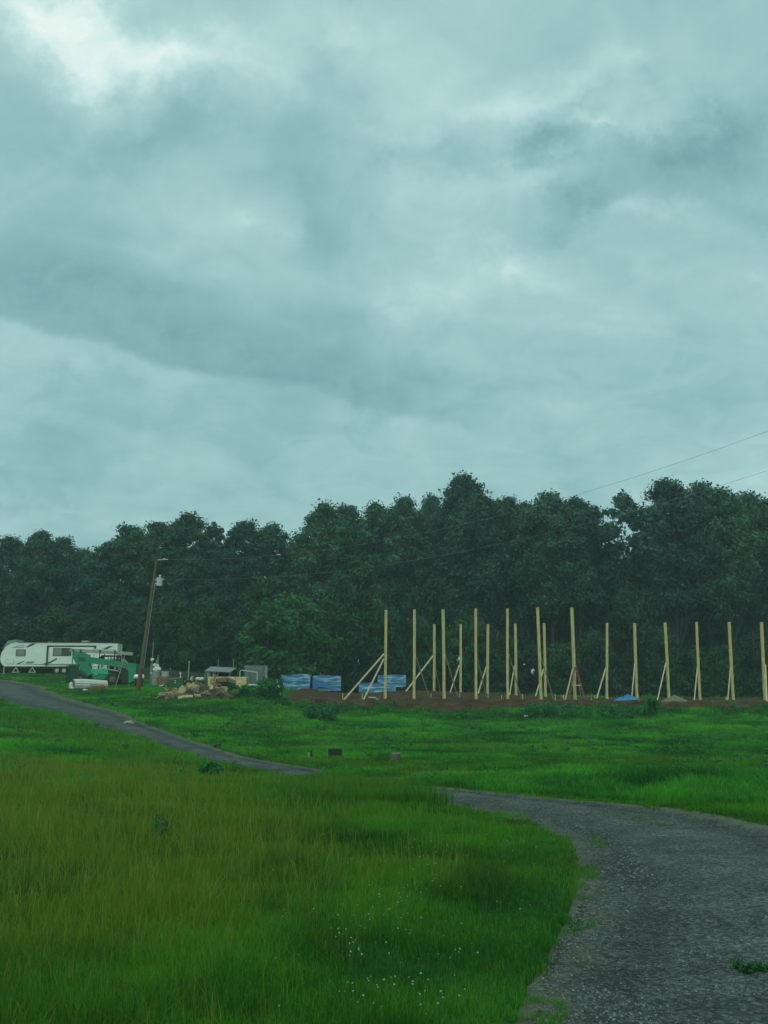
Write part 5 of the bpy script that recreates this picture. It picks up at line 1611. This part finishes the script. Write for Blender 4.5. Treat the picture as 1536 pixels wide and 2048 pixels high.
# ================================================================== BLUE WRAPPED STACKS
def tarp_mat():
    m = bpy.data.materials.new('blue_wrap')
    nt, N, L = ntree(m); b = N['Principled BSDF']; b.inputs['Roughness'].default_value = .35; b.inputs['Specular IOR Level'].default_value = .5
    tc = N.new('ShaderNodeTexCoord'); mp = N.new('ShaderNodeMapping'); mp.inputs['Scale'].default_value = (.55, 1, 3.6); mp.inputs['Rotation'].default_value = (0, .06, 0); L.new(tc.outputs['Object'], mp.inputs[0])
    n = N.new('ShaderNodeTexNoise'); n.inputs['Scale'].default_value = 1.7; n.inputs['Detail'].default_value = 6; n.inputs['Distortion'].default_value = .6; L.new(mp.outputs[0], n.inputs[0])
    c = N.new('ShaderNodeValToRGB'); e_ = c.color_ramp.elements; e_[0].position = .36; e_[0].color = (.02, .13, .30, 1); e_[1].position = .62; e_[1].color = (.34, .52, .60, 1); q = e_.new(.5); q.color = (.05, .21, .40, 1)
    L.new(n.outputs['Fac'], c.inputs[0]); L.new(c.outputs[0], b.inputs['Base Color'])
    bp = N.new('ShaderNodeBump'); bp.inputs['Strength'].default_value = .5; bp.inputs['Distance'].default_value = .08; L.new(n.outputs['Fac'], bp.inputs['Height']); L.new(bp.outputs[0], b.inputs['Normal'])
    return m


BLUE = tarp_mat(); BLUED = mat('blue_tarp', (.015, .17, .46), .4, var=.2, scale=3)


def wrapped(label, x0, y0, x1, y1, D, depth, seed, fold=False, rz=0, group='blue wrapped lumber stacks'):
    s = D / F; a = W(x0, y1, D); w = (x1 - x0) * s; h = (y1 - y0) * s
    e = thing('wrapped_stack', label, 'wrapped stack', (a.x, D, a.z), rz, group)
    # gently rumpled box: gridded faces pushed about
    rng = np.random.default_rng(seed)
    V = []; Fc = []

    def face(o_, u_, v_, nu, nv, nrm):
        n0 = len(V)
        for j in range(nv + 1):
            for i in range(nu + 1):
                a_, b_ = i / nu, j / nv
                p_ = np.array(o_) + np.array(u_) * a_ + np.array(v_) * b_
                k_ = min(1, 8 * min(a_, 1 - a_, b_, 1 - b_))
                q_ = .10 * float(fbm(p_[0] * .9 + seed + p_[1], p_[2] * 3.2 + p_[1] * .7, seed)) * 2 * k_
                V.append(tuple(p_ + np.array(nrm) * q_ - np.array((0, 0, .05 * float(vnoise(p_[0] * 1.5, p_[1] * 1.5, seed)) * (p_[2] > h * .9)))))
        for j in range(nv):
            for i in range(nu):
                Fc.append([n0 + j * (nu + 1) + i, n0 + j * (nu + 1) + i + 1, n0 + (j + 1) * (nu + 1) + i + 1, n0 + (j + 1) * (nu + 1) + i])
    face((0, 0, 0), (w, 0, 0), (0, 0, h), 22, 14, (0, -1, 0)); face((w, 0, 0), (0, depth, 0), (0, 0, h), 8, 14, (1, 0, 0))
    face((0, depth, 0), (0, -depth, 0), (0, 0, h), 8, 14, (-1, 0, 0)); face((w, depth, 0), (-w, 0, 0), (0, 0, h), 22, 14, (0, 1, 0)); face((0, 0, h), (w, 0, 0), (0, depth, 0), 22, 8, (0, 0, 1))
    raw('wrapping', V, Fc, BLUE, e, smooth=True)
    mb = MB(); mb.box((w * .15, depth / 2, -.06), (.12, depth, .14)); mb.box((w * .85, depth / 2, -.06), (.12, depth, .14)); mb.build('bearer', GREYW, e)
    if fold:
        mb = MB(); mb.add([(w * .02, -.07, h * .98), (w * .18, -.12, h * .62), (w * .55, -.1, h * .40), (w * .98, -.08, h * .02), (w * .80, -.16, h * .0), (w * .62, -.14, h * .12), (w * .30, -.16, h * .28), (w * .06, -.14, h * .10), (-.02, -.09, h * .5)],
                          [[0, 1, 8], [1, 7, 8], [1, 6, 7], [1, 2, 6], [2, 5, 6], [2, 3, 5], [3, 4, 5]]); mb.build('loose_flap', BLUED, e, smooth=True)
    return e


wrapped('left of the two side by side blue wrapped lumber stacks, smooth front', 562.5, 1350, 618.5, 1381, 88, 1.4, 1)
wrapped('right of the two side by side blue stacks, with a loose dark blue flap', 625, 1352, 680, 1382, 88.4, 1.4, 2, fold=True)
wrapped('far blue wrapped stack, taller, behind the leftmost tall timber post', 755.5, 1350, 811, 1374, 94, 1.5, 3)
wrapped('lower pale blue wrapped stack in front of the taller one by the leftmost tall post', 718, 1366, 790, 1385, 91, 1.4, 4)

# blue tarp heap, gravel heap, planks on the pad
D = 70.5; a = W(1256, 1407, D); gz = groundz(a.x, D); rr = np.random.default_rng(5)
nx_, ny_ = 26, 12; Vv = []; Ff = []; hw_ = 28 * D / F
for j in range(ny_ + 1):
    for i in range(nx_ + 1):
        u_, v_ = i / nx_ * 2 - 1, j / ny_ * 2 - 1
        q_ = max(0, 1 - u_ * u_) ** .7 * max(0, 1 - v_ * v_) ** .6
        Vv.append((u_ * hw_, v_ * .7, .42 * q_ * (.55 + .8 * float(vnoise(u_ * 2.4 + 3, v_ * 1.5, 9))) + .0 + (.06 * float(vnoise(u_ * 7, v_ * 5, 4)) * q_)))
for j in range(ny_):
    for i in range(nx_):
        Ff.append([j * (nx_ + 1) + i, j * (nx_ + 1) + i + 1, (j + 1) * (nx_ + 1) + i + 1, (j + 1) * (nx_ + 1) + i])
o = raw('tarp_heap', Vv, Ff, BLUED, smooth=True); o.location = (a.x, D, gz + .02)
tag(o, 'crumpled bright blue tarp spread low on the dirt pad', 'tarp')
D = 72; a = W(1350, 1407, D); gz = groundz(a.x, D); Vv = []; Ff = []; hw_ = 31 * D / F
for j in range(17):
    for i in range(33):
        u_, v_ = i / 16 - 1, j / 8 - 1; q_ = max(0, 1 - math.hypot(u_, v_)) ** .8
        Vv.append((u_ * hw_, v_ * 1.1, .62 * q_ + .10 * (float(vnoise(u_ * 9, v_ * 9, 14)) - .5) * (q_ > 0) - .04))
for j in range(16):
    for i in range(32):
        Ff.append([j * 33 + i, j * 33 + i + 1, (j + 1) * 33 + i + 1, (j + 1) * 33 + i])
o = raw('gravel_heap', Vv, Ff, mat('heap_gravel', (.17, .17, .11), .95, scale=14, c2=(.07, .075, .05), bump=.8), smooth=True); o.location = (a.x, D, gz)
tag(o, 'low heap of grey brown gravel on the dirt pad at right', 'gravel heap')
for k, (x0, x1, py, D, th, lab, m_) in enumerate(((1370, 1424, 1404.5, 71, .09, 'pale plank lying on the dirt right of the gravel heap', BRACE), (1473, 1509, 1407.5, 70.5, .07, 'brown plank lying on the dirt before the last post but one', YB),
                                              (1469, 1489, 1429, 65.5, .05, 'white board lying on the dirt bank at the far right', WP), (858, 868, 1401, 73, .12, 'small white block on the dirt beside the second tall post', WP),
                                              (737, 752, 1395, 79, .08, 'pale offcut on the dirt left of the leftmost tall post', BRACE), (663, 672, 1400, 75, .05, 'thin pale offcut lying at the left part of the dirt pad', BRACE),
                                              (624, 665, 1398, 76, .04, 'long thin plank lying flat at the left end of the dirt pad', YB), (752, 758, 1399, 74, .10, 'white stone chip by the foot of the leftmost tall post', WP),
                                              (1049, 1055, 1432, 64, .10, 'white stone chip at the grass edge below the sixth tall post', WP), (780, 786, 1420, 68, .12, 'white stone chip on the dirt bank below the leftmost tall post', WP))):
    a = W(x0, py, D); b = W(x1, py, D); gz = groundz(a.x, D) if pad_in(a.x, D) > .4 else T1(a.x, D)
    gz = max(gz, a.z - .05)
    mb = MB(); mb.box(((b.x - a.x) / 2, 0, th / 2), (b.x - a.x, .14 if k < 7 else .12, th), Matrix.Rotation(R((k * 37 % 5) - 2), 3, 'Y'), bev=.01)
    o = mb.build('plank' if k not in (3, 7, 8, 9) else 'white_chip', m_); o.location = (a.x, D, gz + .01); o.rotation_euler = (0, 0, R((k * 53 % 24) - 12)); tag(o, lab, 'plank' if k not in (3, 7, 8, 9) else 'stone')

# ================================================================== WOOD PILE
BK1 = mat('log_bark', (.15, .105, .06), .95, scale=6, c2=(.06, .045, .03), bump=.6); BK2 = mat('log_bark_grey', (.20, .18, .12), .95, scale=6, c2=(.09, .08, .055), bump=.6)
CUT = mat('cut_wood', (.50, .45, .24), .85, scale=7, c2=(.24, .20, .09)); CUT2 = mat('split_wood', (.27, .22, .10), .9, scale=5, c2=(.13, .10, .04))
PG = 'logs and stumps of the wood pile'


def log(px, py, D, L_, r_, rz, ry, label, m1, m2, seed, n=10, group=PG, lift=0, nm='log'):
    p = W(px, py, D); gz = T1(p.x, D); z = max(gz + r_ * .6, p.z) + lift
    mb = MB(); h = Vector((L_ / 2, 0, 0)); rr = random.Random(seed)
    bend = Vector((0, rr.uniform(-.1, .1) * L_, rr.uniform(-.05, .08) * L_))
    mb.cyl(-h, bend, r_ * rr.uniform(.85, 1.1), r_, n=n, wob=.16, seed=seed, cap=True, mi_cap=1); mb.cyl(bend, h, r_, r_ * rr.uniform(.6, 1.0), n=n, wob=.16, seed=seed, cap=True, mi_cap=1)
    if rr.random() < .4:
        mb.cyl(bend, bend + Vector((.1, 0, r_ * 2.2)), r_ * .35, r_ * .25, n=6, mi_cap=1)
    o = mb.build(nm, [m1, m2]); o.location = (p.x, D, z); o.rotation_euler = (rr.uniform(-1.5, 1.5), ry, rz)
    tag(o, label, 'log' if nm == 'log' else 'stump', group); return o


big = [
    (369, 1381, 68, .62, .30, 1.25, .1, 'large round pale cut log end in the left middle of the wood pile', BK2, CUT, 'log'),
    (378, 1378, 68.4, .5, .25, .7, .4, 'pale stump chunk leaning on the large round log end', CUT, CUT2, 'stump'),
    (391, 1376, 67.9, .40, .27, 1.45, 1.35, 'tall light grey slab of wood standing in the middle of the wood pile', mat('grey_slab', (.36, .37, .26), .85), CUT, 'stump'),
    (371, 1395, 66.6, 1.0, .12, .15, -.12, 'long pale split log lying at the front of the wood pile', CUT, CUT2, 'log'),
    (396, 1391, 66.8, .55, .10, -.2, .1, 'short pale log right of the long front log', CUT, CUT, 'log'),
    (411, 1388, 66.7, .62, .13, .3, .1, 'curved grey log at the front right of the wood pile', BK2, CUT2, 'log'),
    (322, 1394, 67, .75, .07, .2, -.35, 'pale branch poking out at the left tip of the wood pile', BK2, CUT, 'log'),
    (453, 1366, 71.5, 1.25, .33, .35, .12, 'thick dark rounded log on top of the pile before the pale lumber', BK1, mat('dark_cut', (.07, .05, .035), .95), 'log'),
    (429, 1364, 70.5, .45, .26, 1.2, .3, 'brown stump standing at the left of the thick dark log', BK1, CUT2, 'stump'),
    (440, 1381, 68.5, 1.5, .22, .1, .05, 'long grey log low at the right of the wood pile', BK2, CUT2, 'log'),
    (338, 1384, 68.5, .9, .11, .5, -.5, 'brown branch slanting up at the left of the wood pile', BK1, CUT, 'log'),
    (410, 1374, 69.5, .9, .14, .2, .35, 'dark twisted log on top of the middle of the wood pile', BK1, CUT, 'log')]
for i, (px, py, D, L_, r_, rz, ry, lab, m1, m2, nm) in enumerate(big):
    log(px, py, D, L_, r_, rz, ry, lab, m1, m2, i + 50, nm=nm)
# bark, chips and soil the logs lie in
V, Fc, nx_ = [], [], 44
base = W(395, 1398, 68.6)
for j in range(15):
    for i in range(nx_):
        u_, v_ = i / (nx_ - 1) * 2 - 1, j / 7 - 1
        x_, y_ = base.x + u_ * 2.6, 68.9 + v_ * 1.9
        q_ = max(0, 1 - u_ * u_) ** .6 * max(0, 1 - v_ * v_) ** .6
        V.append((x_, y_, T1(x_, y_) - .06 + q_ * (.55 + .30 * u_) * (.6 + .9 * float(vnoise(x_ * 1.6, y_ * 1.6, 6))) + .14 * q_ * float(vnoise(x_ * 6, y_ * 6, 7))))
for j in range(14):
    for i in range(nx_ - 1):
        Fc.append([j * nx_ + i, j * nx_ + i + 1, (j + 1) * nx_ + i + 1, (j + 1) * nx_ + i])
o = raw('wood_debris', V, Fc, mat('bark_debris', (.055, .045, .022), .95, scale=7, c2=(.014, .012, .007), bump=1.0), smooth=True)
tag(o, 'brown bark and chips heaped between the logs of the wood pile', 'debris', kind='stuff')
rr = random.Random(12)
for i in range(90):
    t_ = rr.random(); px = 330 + 140 * t_
    topy = 1386 - 18 * math.sin(min(1, t_ * 1.25) * 1.9) if t_ < .8 else 1380
    py = rr.uniform(topy, 1398 - 8 * t_)
    D = 67 + (1398 - py) / 30 * 3.2 + rr.uniform(-.3, .3)
    pale = rr.random()
    m1, m2 = ((CUT2, CUT) if pale > .72 else ((BK2, CUT) if pale > .35 else (BK1, CUT2)))
    side_ = 'left' if px < 375 else ('middle' if px < 420 else 'right')
    shade = 'pale split piece of wood' if pale > .72 else ('greyish log' if pale > .35 else 'small dark brown log')
    log(px, py, D, rr.uniform(.4, 1.2), rr.uniform(.07, .19), rr.uniform(-1.2, 1.2), rr.uniform(-.5, .5), '%s in the tangle at the %s of the wood pile' % (shade, side_), m1, m2, i + 200, n=8, group='%s in the %s of the wood pile' % (shade, side_))

# ================================================================== THINGS IN THE FIELD
p = hit(670, 1516, 15, 60); s = p.y / F; w_ = 24 * s; h_ = 13 * s
h_ = 15 * s
e = thing('black_crate', 'black plastic crate in the grass between the bottle and the grey stump', 'crate', p + Vector((0, 0, .05)), R(6))
mb = MB()
for k in range(4):
    mb.box((0, -w_ * .3, h_ * (.14 + .24 * k)), (w_, .02, h_ * .19)); mb.box((0, w_ * .3, h_ * (.14 + .24 * k)), (w_, .02, h_ * .19))
    mb.box((-w_ / 2, 0, h_ * (.14 + .24 * k)), (.02, w_ * .6, h_ * .13)); mb.box((w_ / 2, 0, h_ * (.14 + .24 * k)), (.02, w_ * .6, h_ * .13))
mb.build('slat', BLK, e)
mb = MB()
for xx in (-.5, -.17, .17, .5):
    mb.box((xx * w_, -w_ * .31, h_ / 2), (.035, .03, h_)); mb.box((xx * w_, w_ * .31, h_ / 2), (.035, .03, h_))
mb.box((0, 0, .02), (w_, w_ * .6, .03)); mb.build('frame', BLK, e)
p = hit(790, 1524, 15, 60); s = p.y / F
e = thing('block', 'weathered grey stump standing in the grass right of the black crate', 'stump', p); e.name = 'cut_stump'
mb = MB(); mb.cyl((0, 0, -.1), (.02, 0, 16 * s), 10.5 * s, 9.5 * s, n=13, wob=.08, seed=3); mb.build('stump_side', mat('stump_grey', (.10, .11, .08), .95, scale=9, bump=.6), e)
mb = MB(); mb.cyl((.02, 0, 16 * s), (.02, 0, 16 * s + .015), 9.3 * s, n=13, wob=.08, seed=3); mb.build('stump_top', mat('stump_top', (.22, .24, .17), .9), e)
p = hit(617, 1517, 15, 60); s = p.y / F
e = thing('glass_bottle', 'thin upright pale bottle in the grass left of the black crate', 'bottle', p)
mb = MB(); mb.cyl((0, 0, 0), (0, 0, 9 * s), 2.2 * s, n=10); mb.cyl((0, 0, 9 * s), (0, 0, 12 * s), 2.2 * s, .8 * s, n=10); mb.build('body', mat('pale_bottle', (.24, .32, .27), .3), e)
mb = MB(); mb.cyl((0, 0, 12 * s), (0, 0, 17 * s), .8 * s, n=8); mb.build('neck', BLK, e)
mb = MB(); mb.cyl((0, 0, 0), (.0, 0, 14 * s), 2.4 * s, 2.0 * s, n=10); o = mb.build('black_stub', BLK); q = hit(620.5, 1517, 15, 60); o.location = q + Vector((.03, .12, 0)); tag(o, 'dark upright stub touching the right side of the pale bottle', 'stub')
p = hit(633, 1520, 15, 60); mb = MB(); mb.box((0, 0, .05), (22 * s, .1, .04), Matrix.Rotation(R(5), 3, 'Y')); o = mb.build('short_plank', mat('short_plank_wood', (.22, .28, .18), .8)); o.location = p; o.rotation_euler = (0, 0, R(-6))
tag(o, 'short pale plank in the grass between the bottle and the black crate', 'plank')
p = hit(436, 1495, 15, 70); s = p.y / F; e = thing('dark_lump', 'small black rag lying in the grass above the far gravel drive', 'rag', p)
mb = MB(); mb.ell((-.05, 0, .06), (6 * s, .12, 3.2 * s), wob=.25, seed=4); mb.ell((4 * s, 0, .12), (2.4 * s, .08, 2.2 * s), wob=.2, seed=5); mb.build('cloth', BLK, e); e.name = 'black_rag'
p = hit(257, 1448, 15, 80); mb = MB(); mb.ell((0, 0, .05), (.28, .18, .12), wob=.2, seed=14); o = mb.build('pale_rock', mat('pale_rock', (.30, .31, .24), .9)); o.location = p; tag(o, 'pale flat rock at the lower edge of the far gravel drive', 'rock')

# ================================================================== AIR
def haze():
    m = bpy.data.materials.new('damp_air'); nt, N, L = ntree(m)
    N.remove(N['Principled BSDF']); v = N.new('ShaderNodeVolumePrincipled'); v.inputs['Color'].default_value = (.72, .95, .93, 1); v.inputs['Density'].default_value = HAZE
    v.inputs['Anisotropy'].default_value = .2
    L.new(v.outputs[0], N['Material Output'].inputs['Volume'])
    mb = MB(); mb.box((0, 60, 14), (420, 420, 44)); o = mb.build('haze', m); tag(o, 'thin damp haze over the meadow and the trees', 'haze', kind='stuff')


HAZE = 0.00075
haze()
